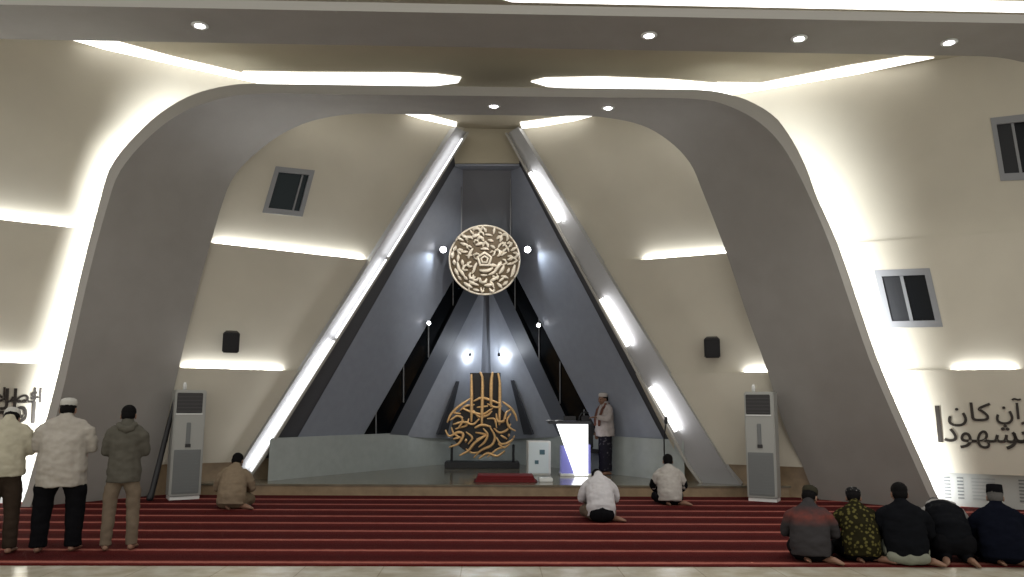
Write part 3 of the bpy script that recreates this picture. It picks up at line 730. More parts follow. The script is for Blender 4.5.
# ------------------------------------------------------------------ standing air conditioners
def aircon(px0, px1, py, rz, label, hh=1.86, w=.51, d=.40):
    P = (onZ(px0, py, 0)+onZ(px1, py, 0))/2; P.z = .012
    e = empty('air_conditioner', P, rz, label=label, cat='air conditioner', group='floor-standing air conditioners')
    bm = bmesh.new(); box(bm, (-w/2, 0, .05), (w/2, d, hh), .02); fin(bm, 'cabinet', M['offwhite'], e)
    bm = bmesh.new(); box(bm, (-w/2+.015, .02, 0), (w/2-.015, d-.02, .055)); fin(bm, 'base', M['white'], e)
    bm = bmesh.new(); box(bm, (-w/2+.03, -.012, hh-.40), (w/2-.06, .012, hh-.05), .01)
    outl = fin(bm, 'air_outlet', M['display'], e)
    bm = bmesh.new()
    for k in range(5): box(bm, (-w/2+.04, -.02, hh-.375+k*.062), (w/2-.07, -.008, hh-.358+k*.062))
    fin(bm, 'outlet_louvres', mat('dark_louvre', (.04, .038, .037), .5), outl)
    bm = bmesh.new(); box(bm, (-w/2+.02, -.01, hh-.425), (w/2-.05, .008, hh-.405), .003); fin(bm, 'outlet_trim', M['white'], e)
    bm = bmesh.new(); box(bm, (-.045, -.014, hh-.95), (.025, .008, hh-.56), .008); fin(bm, 'control_panel', M['grille'], e)
    bm = bmesh.new(); box(bm, (-.05, -.02, hh-.98), (.04, .006, hh-.92), .006); fin(bm, 'badge', M['display'], e)
    bm = bmesh.new(); box(bm, (-w/2+.035, -.012, .10), (w/2-.04, .008, .84), .006)
    for k in range(14): box(bm, (-w/2+.05, -.017, .13+k*.05), (w/2-.055, -.009, .15+k*.05))
    fin(bm, 'intake_grille', M['grille'], e)
    bm = bmesh.new(); lathe(bm, [(.03, hh-.002), (.03, hh+.10), (.018, hh+.13), (.001, hh+.13)], c=(-.1, .1, 0), seg=14); fin(bm, 'top_cap', M['white'], e, smooth=True)
    return e
aircon(169, 200, 500.5, radians(30), 'tall off-white floor air conditioner on the left by the arch leg')
aircon(748, 777, 502.5, radians(-29), 'tall off-white floor air conditioner on the right by the arch leg', 1.9)
bm = bmesh.new(); a = onZ(152, 499, 0.03); tube(bm, [onY(177, 392, a.y+.15), onY(165, 440, a.y+.08), onY(152, 492, a.y-.06), onY(150, 498, a.y-.1)], [.03, .045, .05, .06], 10)
tag(fin(bm, 'drain_hose', M['black'], smooth=True), 'black hose slanting down beside the left air conditioner', 'hose')

# ------------------------------------------------------------------ things on the platform
YP = onZ(575, 475, STAGE_Z).y-.35
pod = empty('podium', onZ(575, 476, STAGE_Z), label='podium with glowing white tapered front and dark top on the platform', cat='podium')
q = [onY(556.5, 424, YP), onY(588, 424, YP), onY(588, 474.5, YP), onY(575, 474.5, YP)]; zt = q[0].z
for p in q[2:]: p.z = STAGE_Z+.02
bm = bmesh.new(); slab(bm, q, (0, .06, 0)); fin(bm, 'lit_front', M['glow'], pod, world=True)
xl, xr = onY(561.5, 450, YP+.1).x, onY(590.5, 450, YP+.1).x
bm = bmesh.new(); box(bm, (xl, YP+.10, STAGE_Z+.05), (xl+.05, YP+.5, zt-.45)); fin(bm, 'side_panel', M['purple'], pod, world=True)
bm = bmesh.new(); box(bm, (xr-.05, YP+.10, STAGE_Z+.05), (xr, YP+.5, zt-.42)); fin(bm, 'side_panel', M['purple'], pod, world=True)
bm = bmesh.new(); box(bm, (xl+.05, YP+.12, STAGE_Z+.05), (xr-.05, YP+.14, zt-.4)); fin(bm, 'back_panel', M['purple'], pod, world=True)
bm = bmesh.new(); box(bm, (xl-.03, YP+.05, STAGE_Z+.001), (xr+.03, YP+.55, STAGE_Z+.05), .008); fin(bm, 'base', M['white'], pod, world=True)
x0, x1 = onY(549, 420, YP).x, onY(591, 420, YP).x
bm = bmesh.new(); box(bm, (x0, YP-.08, zt), (x1, YP+.5, zt+.05), .01); fin(bm, 'top_board', mat('dark_slate_top', (.035, .037, .045), .35), pod, world=True)
# open book / papers lying on it
bk_ = empty('open_book', (x0+.12, YP+.05, zt+.052), radians(12), label='open white book on the left end of the podium top', cat='book')
for sx in (-1, 1):
    bm = bmesh.new(); pts = [(0, .0), (.05, .022), (.11, .026), (.16, .012)]
    slab(bm, [(sx*x, -.11, z+.004) for x, z in pts]+[(sx*x, -.11, z) for x, z in pts[::-1]], (0, .22, 0)); fin(bm, 'page_block', M['paper'], bk_)
bm = bmesh.new(); box(bm, (-.165, -.115, 0), (.165, .115, .004)); fin(bm, 'cover', M['black'], bk_)
mic = empty('microphone', (x0+.64, YP+.2, zt+.051), label='black gooseneck microphone on the podium top', cat='microphone')
bm = bmesh.new(); lathe(bm, [(.001, 0), (.06, 0), (.06, .02), (.02, .03), (.001, .03)]); fin(bm, 'base', M['black'], mic, smooth=True)
bm = bmesh.new(); tube(bm, [(0, 0, .02), (.01, 0, .10), (.06, .02, .17), (.13, .04, .19)], .009, 8); fin(bm, 'gooseneck', M['black'], mic, smooth=True)
bm = bmesh.new(); tube(bm, [(.13, .04, .19), (.19, .06, .18)], .022, 10); fin(bm, 'head', M['black'], mic, smooth=True)
lap = empty('laptop', (x0+.45, YP+.10, zt+.051), radians(0), label='small dark device lying on the podium top beside the book', cat='laptop')
bm = bmesh.new(); box(bm, (-.13, -.09, 0), (.13, .09, .02), .005); fin(bm, 'base', mat('dark_violet_plastic', (.05, .05, .08), .35), lap)
bm = bmesh.new(); slab(bm, [(-.13, .09, .02), (.13, .09, .02), (.13, .13, .11), (-.13, .13, .11)], (0, .012, .0)); fin(bm, 'screen', M['black'], lap)
# black bag hanging behind the podium
cp = onY(590.5, 438, YP+1.15)
ch = empty('chair', (cp.x, cp.y, STAGE_Z+.001), label='black chair behind the podium next to the preacher', cat='chair')
bm = bmesh.new(); box(bm, (-.2, -.03, .50), (.2, .03, 1.22), .025); fin(bm, 'backrest', M['black'], ch)
bm = bmesh.new(); box(bm, (-.21, -.42, .42), (.21, .0, .50), .02); fin(bm, 'seat', M['black'], ch)
for sx in (-.18, .18):
    for sy in (-.38, -.02):
        bm = bmesh.new(); tube(bm, [(sx, sy, .43), (sx, sy, 0.016)], .016, 8); fin(bm, 'leg', M['grille'], ch)
# small white cabinet
PC = (onZ(528, 475, STAGE_Z)+onZ(551, 475, STAGE_Z))/2; wc = (onZ(551, 475, STAGE_Z)-onZ(528, 475, STAGE_Z)).length
cb = empty('cabinet', PC+UP*.001, radians(3), label='small white cabinet left of the podium with two blue-grey badges', cat='cabinet')
hc = onY(540, 441, PC.y).z-STAGE_Z
bm = bmesh.new(); box(bm, (-wc/2, .02, .0), (wc/2, .40, hc), .01); fin(bm, 'body', M['white'], cb)
bm = bmesh.new(); box(bm, (-wc/2+.012, 0, .03), (wc/2-.05, .025, hc-.03), .006); fin(bm, 'door', mat('pale_blue_white_door', (.66, .74, .76), .4), cb)
bm = bmesh.new(); box(bm, (.0, -.008, hc*.60), (.11, .004, hc*.74)); fin(bm, 'badge', M['marks'], cb)
bm = bmesh.new(); box(bm, (-.10, -.008, hc*.32), (-.02, .004, hc*.43)); fin(bm, 'badge', M['marks'], cb)
# red rug and white slab at the front of the platform
a, b = onZ(475, 482.5, STAGE_Z), onZ(536, 482.5, STAGE_Z)
rg = empty('rug', ((a.x+b.x)/2, a.y, STAGE_Z+.001), label='folded dark red rug at the front edge of the platform', cat='rug')
w = (b-a).length/2
bm = bmesh.new()
for k in range(3): box(bm, (-w+.02*k, .0+.015*k, .042*k), (w-.02*k, .62-.02*k, .042*k+.04), .014)
fin(bm, 'folded_layers', M['redmat'], rg)
bm = bmesh.new(); box(bm, (-w-.03, .05, .0), (-w+.02, .55, .02)); fin(bm, 'fringe', M['redfringe'], rg)
bm = bmesh.new(); box(bm, (w-.02, .05, .0), (w+.03, .55, .02)); fin(bm, 'fringe', M['redfringe'], rg)
P = onZ(546, 482, STAGE_Z)
bm = bmesh.new(); box(bm, (-.13, 0, 0), (.13, .25, .07), .01); o = fin(bm, 'box', M['white'], label='low white box beside the red rug on the platform', cat='box'); o.location = P+UP*.001
# cable on the right wainscot
bm = bmesh.new(); a = onPL(1, 666, 421, -.35); tube(bm, [a, onPL(1, 664, 440, -.32), onPL(1, 664.5, 462, -.30)], .014, 8); tube(bm, [a+V((0, 0, -.03)), a+V((0, 0, .05))], .035, 8)
tag(fin(bm, 'cable', M['black'], smooth=True), 'dark cable with a small box hanging at the right beam foot', 'cable')

# ------------------------------------------------------------------ people
def blob(name, build, m, parent, voxel, smooth_it=3, wrinkle=0, wfreq=9, seed=0):
    bm = bmesh.new(); build(bm); bmesh.ops.recalc_face_normals(bm, faces=bm.faces)
    me = bpy.data.meshes.new('raw'); bm.to_mesh(me); bm.free()
    ob = bpy.data.objects.new('raw', me); COL.objects.link(ob)
    md = ob.modifiers.new('r', 'REMESH'); md.mode = 'VOXEL'; md.voxel_size = voxel; md.adaptivity = 0
    sm = ob.modifiers.new('s', 'SMOOTH'); sm.iterations = smooth_it; sm.factor = .5
    dg = bpy.context.evaluated_depsgraph_get(); out = bpy.data.meshes.new_from_object(ob.evaluated_get(dg))
    bpy.data.objects.remove(ob); bpy.data.meshes.remove(me)
    out.name = name; out.materials.clear()
    if wrinkle:
        for v in out.vertices:
            p = v.co*wfreq + V((seed*3.1, seed*1.7, 0)); q = V((p.x, p.y, p.z*1.6))
            d = noise.noise(q) + .5*noise.noise(q*2.1)
            v.co += v.normal*(d*wrinkle)
    return link(name, out, m, parent, smooth=True)
def hand(bm, w, d, nrm, curl=.5, side=1):
    """w wrist, d finger direction, nrm palm normal (fingers curl this way), side = thumb side along d x nrm"""
    w, d, nrm = V(w), V(d).normalized(), V(nrm); nrm = (nrm-d*nrm.dot(d)).normalized(); sd = d.cross(nrm)*side
    tube(bm, [w-d*.02, w+d*.03, w+d*.085], [(.026, .020), (.036, .016), (.040, .014)], 12, hint=sd)
    for k, (o, L) in enumerate(((.031, .070), (.0105, .080), (-.0105, .074), (-.031, .058))):
        p0 = w+d*.085+sd*o; a = curl*(.8+.1*k)
        d1 = (d*cos(a*.6)+nrm*sin(a*.6)); d2 = (d*cos(a*1.5)+nrm*sin(a*1.5)); d3 = (d*cos(a*2.2)+nrm*sin(a*2.2))
        p1 = p0+d1*L*.45; p2 = p1+d2*L*.32; p3 = p2+d3*L*.23
        tube(bm, [p0-d*.02, p0, p1, p2, p3], [.0095, .0095, .009, .0085, .0078], 8)
    t0 = w+d*.02+sd*.030; t1 = t0+(d*.6+sd*.65+nrm*.2).normalized()*.042; t2 = t1+(d*.85+sd*.25+nrm*.3).normalized()*.036
    tube(bm, [t0-sd*.012, t0, t1, t2], [.013, .012, .011, .009], 8)
def foot(bm, ankle, toe, r=.034):
    a, t = V(ankle), V(toe); d = t-a
    tube(bm, [a-d*.22+V((0, 0, -.02)), a+d*.25, a+d*.7, t], [(.032, .032), (.038, .036), (.044, .026), (.040, .016)], 12, hint=d.cross(UP))
def head_mtx(base, tilt, turn, roll=0): return Matrix.Translation(V(base)) @ Matrix.Rotation(turn, 4, 'Z') @ Matrix.Rotation(-tilt, 4, 'X') @ Matrix.Rotation(roll, 4, 'Y')
def head(bm, m):
    ell(bm, (0, 0, .112), (.077, .097, .092), m); ell(bm, (0, .035, .062), (.058, .064, .082), m); ell(bm, (0, .072, .006), (.026, .026, .022), m)
    t = bmesh.new(); tube(t, [(0, .096, .098), (0, .110, .078), (0, .118, .062)], [.010, .012, .016], 8); ell(t, (.013, .105, .058), (.010, .012, .008)); ell(t, (-.013, .105, .058), (.010, .012, .008)); merge(bm, t, m)
    for sx in (-1, 1):
        ell(bm, (sx*.078, -.006, .075), (.011, .024, .034), m); ell(bm, (sx*.035, .078, .055), (.022, .018, .022), m); ell(bm, (sx*.030, .088, .112), (.024, .012, .008), m)
    ell(bm, (0, .094, .036), (.024, .010, .007), m); ell(bm, (0, .092, .024), (.021, .011, .007), m)
def eyes(m, parent):
    for sx in (-1, 1):
        bm = bmesh.new(); ell(bm, (sx*.030, .090, .092), (.012, .009, .007), m, 12); fin(bm, 'eye', mat('dark_eye', (.02, .015, .012), .2), parent, smooth=True)
def hair(m, parent, col, short=False):
    def b(bm):
        ell(bm, (0, -.012, .128), (.083, .096, .084), m); ell(bm, (0, -.040, .085), (.078, .066, .075), m)
    blob('hair', b, col, parent, .008, 2, .003, 60)
def kufi(m, parent, col, hgt=.085):
    bm = bmesh.new(); lathe(bm, [(.086, 0), (.089, .01), (.089, hgt*.55), (.080, hgt*.82), (.05, hgt*1.02), (.001, hgt*1.08)], sx=.96, sy=1.14)
    bmesh.ops.transform(bm, matrix=m @ Matrix.Translation((0, -.006, .132)) @ Matrix.Rotation(radians(8), 4, 'X'), verts=bm.verts)
    fin(bm, 'cap', col, parent, smooth=True)
def peci(m, parent, col):
    bm = bmesh.new(); lathe(bm, [(.084, 0), (.086, .004), (.080, .088), (.076, .094), (.001, .090)], sx=.98, sy=1.18)
    bmesh.ops.transform(bm, matrix=m @ Matrix.Translation((0, -.006, .135)) @ Matrix.Rotation(radians(6), 4, 'X'), verts=bm.verts)
    fin(bm, 'cap', col, parent, smooth=True)
SKIN = {'mid': mat('brown_skin', (.22, .12, .075), .55, noise_amt=.06), 'dark': mat('dark_brown_skin', (.19, .10, .06), .55, noise_amt=.06)}
HAIR = mat('black_hair', (.005, .0045, .0045), .75, spec=.08); GREYHAIR = mat('grey_hair', (.09, .085, .08), .8, spec=.1)
seedc = [0]
def person(label, loc, rz, P, sc=1, group=None):
    """P: dict of shirt/trousers/skin chains, head base/tilt/turn, colours, headgear"""
    seedc[0] += 1; sd = seedc[0]
    e = empty('person', loc, rz, label=label, cat='person', group=group); e.scale = (sc, sc, sc)
    hm = head_mtx(P['head'], P.get('tilt', 0), P.get('turn', 0), P.get('hroll', 0))
    def body(bm):
        for ch in P['skin']: tube(bm, ch[0], ch[1], 14, hint=V(ch[2]) if len(ch) > 2 else V((1, 0, 0)))
        for hh in P.get('hands', []): hand(bm, *hh)
        for ff in P.get('feet', []): foot(bm, *ff)
        nb = V(P['neck']); ht = hm @ V((0, -.012, .06)); tube(bm, [nb, nb*.5+ht*.5+V((0, -.004, 0)), ht], [.062, .054, .056], 14)
        head(bm, hm)
    blob('body', body, P.get('skincol', SKIN['mid']), e, .0072, 2)
    def sh(bm):
        for ch in P['shirt']: tube(bm, ch[0], ch[1], 18, hint=V(ch[2]) if len(ch) > 2 else V((1, 0, 0)), caps=ch[3] if len(ch) > 3 else (1, 1))
    o = blob('shirt', sh, P['shirtcol'], e, .013, 3, P.get('wr', .012), 8, sd)
    if 'shirtname' in P: o.name = P['shirtname']
    def tr(bm):
        for ch in P['trousers']: tube(bm, ch[0], ch[1], 18, hint=V(ch[2]) if len(ch) > 2 else V((1, 0, 0)), caps=ch[3] if len(ch) > 3 else (1, 1))
    o = blob(P.get('lowername', 'trousers'), tr, P['trcol'], e, .013, 3, .010, 7, sd+40)
    for nm, chs, col in P.get('extra', []):
        def ex(bm):
            for ch in chs: tube(bm, ch[0], ch[1], 16, hint=V(ch[2]) if len(ch) > 2 else V((1, 0, 0)), caps=ch[3] if len(ch) > 3 else (1, 1))
        blob(nm, ex, col, e, .010, 2, .006, 10, sd+80)
    hg = P.get('gear', 'hair')
    if hg != 'none': hair(hm, e, P.get('haircol', HAIR))
    if hg == 'kufi': kufi(hm, e, P['capcol'], P.get('caph', .085))
    if hg == 'peci': peci(hm, e, P['capcol'])
    eyes(hm, e)
    return e
X = lambda pts, s: [(s*p[0], p[1], p[2]) for p in pts]
def standing(w=1.0, belly=0, **kw):
    hem = kw.pop('hem', .76)
    sh = [([(0, 0, hem), (0, 0, .92), (0, .01, 1.05), (0, .0, 1.2), (0, -.005, 1.31), (0, -.005, 1.385), (0, .0, 1.43), (0, .005, 1.465)],
           [(.205*w, .15+belly), (.205*w, .152+belly), (.195*w, .15+belly), (.20*w, .138+belly*.7), (.198*w, .122), (.165*w, .10), (.108*w, .082), (.07, .068)], (1, 0, 0), (0, 1))]
    tr = [([(0, 0, .98), (0, -.01, .84)], [(.14*w, .10), (.14*w, .11)])]
    sk = [([(0, 0, .9), (0, 0, 1.15), (0, 0, 1.36)], [(.13*w, .09), (.12*w, .09), (.14*w, .07)])]
    hands, feet = [], []
    for s in (-1, 1):
        S, E_, Wr = (s*.165*w, 0, 1.345), (s*(.222*w+.005), .04, 1.11), (s*.045, .235+belly, 1.13+(.02 if s > 0 else -.02))
        sh.append(([(s*.13*w, 0, 1.355), (s*.185*w, .0, 1.30), ((s*.210*w), .01, 1.21), E_], [.064, .072, .068, .062])); sh.append(([E_, (s*.17*w, .16, 1.12), (s*.075, .215+belly, Wr[2])], [.062, .056, .048]))
        sk.append((([S[0]*.9, S[1], S[2]-.03], E_, Wr), [.036, .036, .03]))
        hands.append(((Wr[0], Wr[1], Wr[2]), (-s*.95, .05, .15), (0, -1, 0), .45, 1 if s > 0 else -1))
        lg = kw.get('stance', .10)
        tr.append(([(s*.075*w, -.01, .84), (s*lg, .0, .66), (s*(lg+.01), .005, .47), (s*(lg+.015), -.01, .28), (s*(lg+.02), -.01, .055)], [.098*w, .096*w, .082*w, .074*w, .070*w], (1, 0, 0), (1, 0)))
        sk.append(([(s*.075, 0, .84), (s*lg, .01, .47), (s*(lg+.02), -.015, .07)], [.075, .052, .036]))
        feet.append(((s*(lg+.02), -.015, .05), (s*(lg+.045), .19, .018)))
    d = dict(shirt=sh, trousers=tr, skin=sk, hands=hands, feet=feet, head=(0, .025, 1.44), neck=(0, 0, 1.40)); d.update(kw); return d
def kneeling(w=1.0, lean=0, footside=1, **kw):
    """sitting back on the floor with folded legs, seen from behind; one foot out to the side"""
    L = lean
    sh = [([(0, -.03, .07), (0, -.02, .20), (0, .02+L*.3, .36), (0, .065+L*.7, .48), (0, .085+L*.85, .545), (0, .10+L*.95, .585), (0, .12+L, .615)],
           [(.20*w, .155), (.205*w, .16), (.198*w, .142), (.196*w, .122), (.165*w, .10), (.105*w, .08), (.068, .065)], (1, 0, 0), (0, 1))]
    sk = [([(0, 0, .12), (0, .03+L*.4, .36), (0, .08+L*.8, .52)], [(.14*w, .10), (.13*w, .09), (.14*w, .07)])]
    tr = [([(-.10*w, .0, .125), (.10*w, .0, .125)], [.118, .118])]
    hands, feet = [], []
    for s in (-1, 1):
        S, E_, Wr = (s*.165*w, .08+L*.8, .505), (s*.248*w, .13+L*.6, .29), (s*.16, .34+L*.4, .235)
        sh.append(([(s*.13*w, .08+L*.82, .518), (s*.185*w, .085+L*.8, .465), (s*.225*w, .10+L*.7, .385), E_], [.062, .072, .068, .062])); sh.append(([E_, Wr], [.062, .048]))
        sk.append((([S[0]*.9, S[1], S[2]-.03], E_, Wr), [.036, .036, .03])); hands.append((Wr, (-s*.15, .95, -.25), (0, -.1, -1), .25, s))
        tr.append(([(s*.10*w, .02, .125), (s*.15, .25, .125), (s*.185, .44, .095)], [.118, .098, .082])); tr.append(([(s*.185, .44, .085), (s*.13, .18, .072), (s*.09, -.02, .066)], [.078, .066, .058]))
        sk.append(([(s*.1, .02, .125), (s*.185, .44, .095), (s*.09, .0, .065)], [.08, .06, .04]))
    fs = footside
    sk.append(([(fs*.06, -.02, .06), (fs*.18, -.03, .05), (fs*.22, -.06, .045)], [.04, .036, .034])); feet.append(((fs*.205, -.06, .052), (fs*.325, -.135, .022)))
    feet.append(((-fs*.06, .02, .05), (-fs*.02, -.12, .024)))
    sk.append(([(-fs*.09, .1, .06), (-fs*.06, .02, .05)], [.04, .036]))
    d = dict(shirt=sh, trousers=tr, skin=sk, hands=hands, feet=feet, head=(0, .15+L, .595), neck=(0, .115+L, .57)); d.update(kw); return d

white_cap = cloth('white_cap_cloth', (.44, .43, .39)); greywhite = cloth('cream_shirt_cloth', (.36, .33, .285)); cream2 = cloth('pale_cream_shirt_cloth', (.40, .37, .28))
blacktr = cloth('black_trouser_cloth', (.006, .006, .007)); browntr = cloth('dark_brown_trouser_cloth', (.034, .024, .017)); khaki = cloth('khaki_trouser_cloth', (.155, .12, .085))
hood = cloth('grey_green_hoodie_cloth', (.088, .082, .066)); beige = cloth('beige_shirt_cloth', (.22, .17, .115)); whitesh = cloth('white_shirt_cloth', (.50, .485, .49))
# standing row on the left
def at(px, py, Y=None): p = onZ(px, py, .013) if Y is None else V((onY(px, py, Y).x, Y, .013)); p.z = .013; return p
person('man in white cap, pale shirt and brown trousers cut by the left picture edge', at(-4, 554), radians(22),
       standing(1.02, .03, hem=.84, tilt=radians(40), head=(0, .085, 1.39), neck=(0, .02, 1.37), shirtcol=cream2, trcol=browntr, gear='kufi', capcol=white_cap), .985)
person('heavy man in white cap, cream shirt and black trousers standing in prayer', at(55, 551.5), radians(16),
       standing(1.22, .07, hem=.70, stance=.15, tilt=radians(10), shirtcol=greywhite, trcol=blacktr, gear='kufi', capcol=white_cap, wr=.016), 1.015)
person('slim dark-haired man in grey-green hoodie and khaki trousers standing in prayer', at(118, 550), radians(18),
       standing(.90, .0, hem=.76, stance=.115, tilt=radians(12), shirtcol=hood, shirtname='hoodie', trcol=khaki, gear='hair',
                extra=[('hood', [([(-.09, -.04, 1.425), (-.06, -.085, 1.385), (0, -.105, 1.36), (.06, -.085, 1.385), (.09, -.04, 1.425)], [.030, .040, .046, .040, .030])], hood)]), .975)
# sitting men further back
person('man in beige shirt with black hair sitting by the left air conditioner', at(231, 509), radians(6),
       kneeling(1.0, .06, 1, tilt=radians(26), turn=radians(-10), shirtcol=beige, trcol=cloth('tan_trouser_cloth', (.18, .14, .09)), gear='hair'), 1.06)
person('man in white shirt and black trousers sitting bowed in the middle of the carpet', at(601, 521), 0,
       kneeling(1.02, .16, 1, tilt=radians(66), head=(0, .30, .545), neck=(0, .26, .54), shirtcol=whitesh, trcol=cloth('dark_beige_trouser_cloth', (.15, .115, .085)), gear='hair',
                extra=[('seat_cloth', [([(-.09, -.11, .10), (0, -.125, .11), (.09, -.11, .10)], [.09, .11, .09])], blacktr)]), 1.0)
person('man in pale shirt sitting upright in front of the right beam foot', at(670, 505), radians(-6),
       kneeling(.98, .02, 1, tilt=radians(14), shirtcol=cloth('pale_grey_shirt_cloth', (.40, .375, .34)), trcol=blacktr, gear='hair',
                extra=[('sleeve', [([(-.235, .12, .36), (-.25, .14, .30), (-.22, .20, .24)], [.066, .068, .06])], blacktr), ('sleeve', [([(.235, .12, .36), (.25, .14, .30), (.22, .20, .24)], [.066, .068, .06])], blacktr)]), 1.03)
# front row on the right
FR = 'men sitting in the front row on the right'
navy = cloth('navy_shirt_cloth', (.004, .005, .010)); blacksh = cloth('black_shirt_cloth', (.006, .0065, .008))
person('man in grey jacket with red back print and dark cap, leftmost of the front row', at(811, 561.5), radians(-22),
       kneeling(1.06, .05, 1, tilt=radians(34), turn=radians(-16), shirtcol=band_shirt('grey_jacket_red_print', (.040, .037, .038), (.22, .05, .035), .38, .60), shirtname='jacket', trcol=blacktr, gear='kufi', capcol=cloth('dark_olive_cap', (.035, .032, .022))), .965, FR)
person('man in green and gold batik shirt, second from left in the front row', at(862, 561.5), radians(-12),
       kneeling(1.02, .10, 1, tilt=radians(40), turn=radians(-12), shirtcol=batik('green_gold_batik', (.016, .014, .006), (.10, .088, .028), 22, .42), shirtname='batik_shirt', trcol=blacktr, gear='kufi', capcol=batik('patterned_cap', (.02, .02, .02), (.22, .21, .2), 40), caph=.07), .95, FR)
person('bareheaded man in black shirt with pale trousers, middle of the front row', at(907, 563.5), radians(-16),
       kneeling(1.06, .0, 1, tilt=radians(12), shirtcol=blacksh, trcol=cloth('pale_grey_green_trouser_cloth', (.20, .205, .16)), gear='hair',
                extra=[('shirt_tail', [([(-.15, -.10, .075), (0, -.13, .07), (.15, -.10, .075)], [.06, .065, .06])], cloth('pale_shirt_tail', (.20, .205, .16)))]), 1.03, FR)
person('man in navy shirt and black flat-topped cap, rightmost of the front row', at(1004, 564.5), radians(-22),
       kneeling(1.10, .03, 1, tilt=radians(16), turn=radians(-8), shirtcol=navy, trcol=navy, gear='peci', capcol=cloth('black_velvet_cap', (.006, .006, .007)), haircol=GREYHAIR), .985, FR)
# bowing man
def bowing(**kw):
    sh = [([(0, -.02, .16), (0, .05, .34), (0, .20, .47), (0, .36, .50), (0, .46, .47)], [(.18, .15), (.19, .16), (.195, .14), (.19, .115), (.12, .09)], (1, 0, 0), (0, 1))]
    sk = [([(0, .0, .22), (0, .2, .42), (0, .42, .46)], [(.13, .10), (.13, .09), (.14, .08)])]
    tr = [([(-.10, -.02, .20), (.10, -.02, .20)], [.125, .125])]; hands, feet, sl = [], [], []
    for s in (-1, 1):
        S, E_, Wr = (s*.17, .38, .46), (s*.27, .40, .24), (s*.22, .52, .06)
        sl.append(([(s*.15, .34, .47), S, ((S[0]+E_[0])/2+s*.02, .39, .36), E_], [.075, .082, .075, .062])); sl.append(([E_, Wr], [.06, .045]))
        sk.append((([S[0]*.9, S[1], S[2]-.03], E_, Wr), [.036, .036, .03])); hands.append(((Wr[0], Wr[1], .045), (0, .98, -.12), (0, 0, -1), .1, s))
        tr.append(([(s*.10, -.01, .19), (s*.14, .17, .13), (s*.17, .32, .09)], [.125, .1, .082])); tr.append(([(s*.17, .32, .085), (s*.13, .1, .07), (s*.11, -.08, .06)], [.08, .068, .055]))
        sk.append(([(s*.1, 0, .19), (s*.17, .32, .09), (s*.11, -.08, .06)], [.08, .06, .038])); feet.append(((s*.115, -.10, .055), (s*.15, -.26, .022)))
    d = dict(shirt=sh, trousers=tr, skin=sk, hands=hands, feet=feet, head=(0, .50, .455), neck=(0, .45, .47), extra=[('sleeve', [c for c in sl if c[0][0][0] < 0], kw.pop('sleevecol')), ]); 
    d['extra'].append(('sleeve', [c for c in sl if c[0][0][0] > 0], d['extra'][0][2])); d.update(kw); return d
pale = cloth('pale_sleeve_cloth', (.28, .27, .255))
bw = bowing(sleevecol=pale, tilt=radians(62), shirtcol=blacksh, shirtname='vest', trcol=blacktr, gear='hair', haircol=GREYHAIR)
bw['extra'].append(('collar', [([(-.13, .36, .56), (-.07, .43, .575), (0, .46, .58), (.07, .43, .575), (.13, .36, .56)], [.032, .036, .036, .036, .032])], pale))
person('man bending forward to the floor in dark vest with pale sleeves', at(955, 562.5), radians(-14), bw, 1.0, FR)
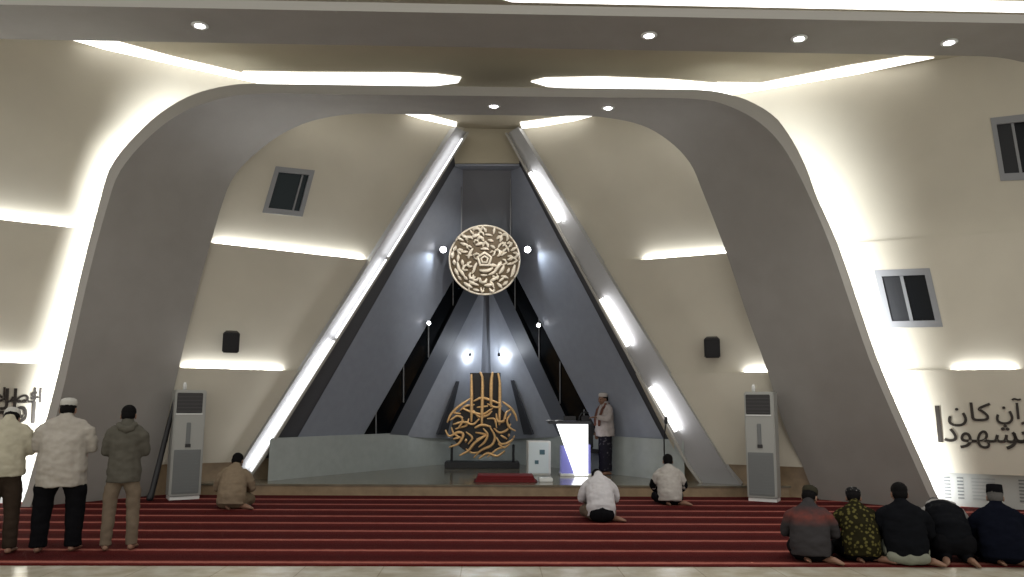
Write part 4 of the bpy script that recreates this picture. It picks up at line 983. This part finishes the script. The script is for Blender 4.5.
# preacher
def preacher():
    P = standing(1.12, .03, hem=.78, stance=.07, tilt=radians(8), turn=radians(6), gear='kufi', capcol=cloth('white_prayer_cap', (.46, .42, .39)), skincol=SKIN['dark'])
    sh = [P['shirt'][0]]; sk = [P['skin'][0]] + [c for c in P['skin'] if abs(c[0][-1][2]) < .2]
    hands = []
    # far arm rests towards the podium, near arm hangs
    for s, E_, Wr, hd, hn_, cu in ((-1, (-.26, .08, 1.12), (-.20, .30, 1.16), (.1, .95, .1), (0, 0, -1), .4), (1, (.245, -.02, 1.10), (.235, .06, .86), (0, .12, -1), (-1, 0, 0), .35)):
        S = (s*.165, 0, 1.345)
        sh.append(([(s*.14, 0, 1.355), (s*.20, 0, 1.30), (s*.235, E_[1]*.5, 1.21), E_], [.066, .074, .070, .064])); sh.append(([E_, tuple(V(E_)*.1+V(Wr)*.9)], [.064, .05]))
        sk.append((([S[0]*.9, S[1], S[2]-.03], E_, Wr), [.036, .036, .03])); hands.append((Wr, hd, hn_, cu, s))
    P.update(shirt=sh, skin=sk, hands=hands)
    P['trousers'] = [([(0, 0, .92), (0, 0, .7), (0, 0, .45), (0, 0, .08)], [(.165, .125), (.175, .13), (.17, .125), (.165, .12)], (1, 0, 0), (1, 0))]
    P['lowername'] = 'sarong'; P['trcol'] = batik('dark_check_sarong', (.014, .013, .018), (.075, .07, .08), 16, .3)
    P['shirtcol'] = cloth('pale_pink_white_shirt', (.36, .32, .30), var=.12)
    P['extra'] = [('scarf', [([(-.08, .03, 1.42), (-.10, .12, 1.32), (-.085, .175, 1.15), (-.08, .185, 1.0)], [(.045, .02)]*4), ([(.08, .03, 1.42), (.10, .12, 1.32), (.085, .175, 1.15), (.08, .185, 1.0)], [(.045, .02)]*4),
                            ([(-.08, .03, 1.42), (-.05, -.06, 1.43), (.05, -.06, 1.43), (.08, .03, 1.42)], [.03]*4)], cloth('brown_scarf_cloth', (.13, .06, .045), var=.3))]
    return P
pp = at(606, 476); pp = onZ(605.5, 475, STAGE_Z+.001); pp.z = STAGE_Z+.001
person('preacher in white cap, pale shirt and dark sarong standing beside the podium', pp, radians(112), preacher(), 1.03)

# ------------------------------------------------------------------ hall light, camera, render look
w = bpy.data.worlds.new('World'); bpy.context.scene.world = w; w.use_nodes = True
bg = w.node_tree.nodes['Background']; bg.inputs[0].default_value = (1, .975, .93, 1); bg.inputs[1].default_value = .58
# even world light stands in for hall lamps nearer the viewer; none are built
cam = bpy.data.cameras.new('camera'); co = bpy.data.objects.new('camera', cam); COL.objects.link(co)
cam.sensor_width = 36; cam.sensor_fit = 'HORIZONTAL'; cam.lens = F/1024*36; cam.clip_end = 200
mm = Matrix((_r, _u, -_f)).transposed().to_4x4(); mm.translation = CAM; co.matrix_world = mm
sc_ = bpy.context.scene; sc_.camera = co
sc_.view_settings.view_transform = 'Standard'; sc_.view_settings.look = 'None'; sc_.view_settings.gamma = 1; sc_.view_settings.use_curve_mapping = False
sc_.view_settings.exposure = .6
sc_.cycles.use_denoising = True; sc_.cycles.max_bounces = 6; sc_.cycles.sample_clamp_indirect = 6
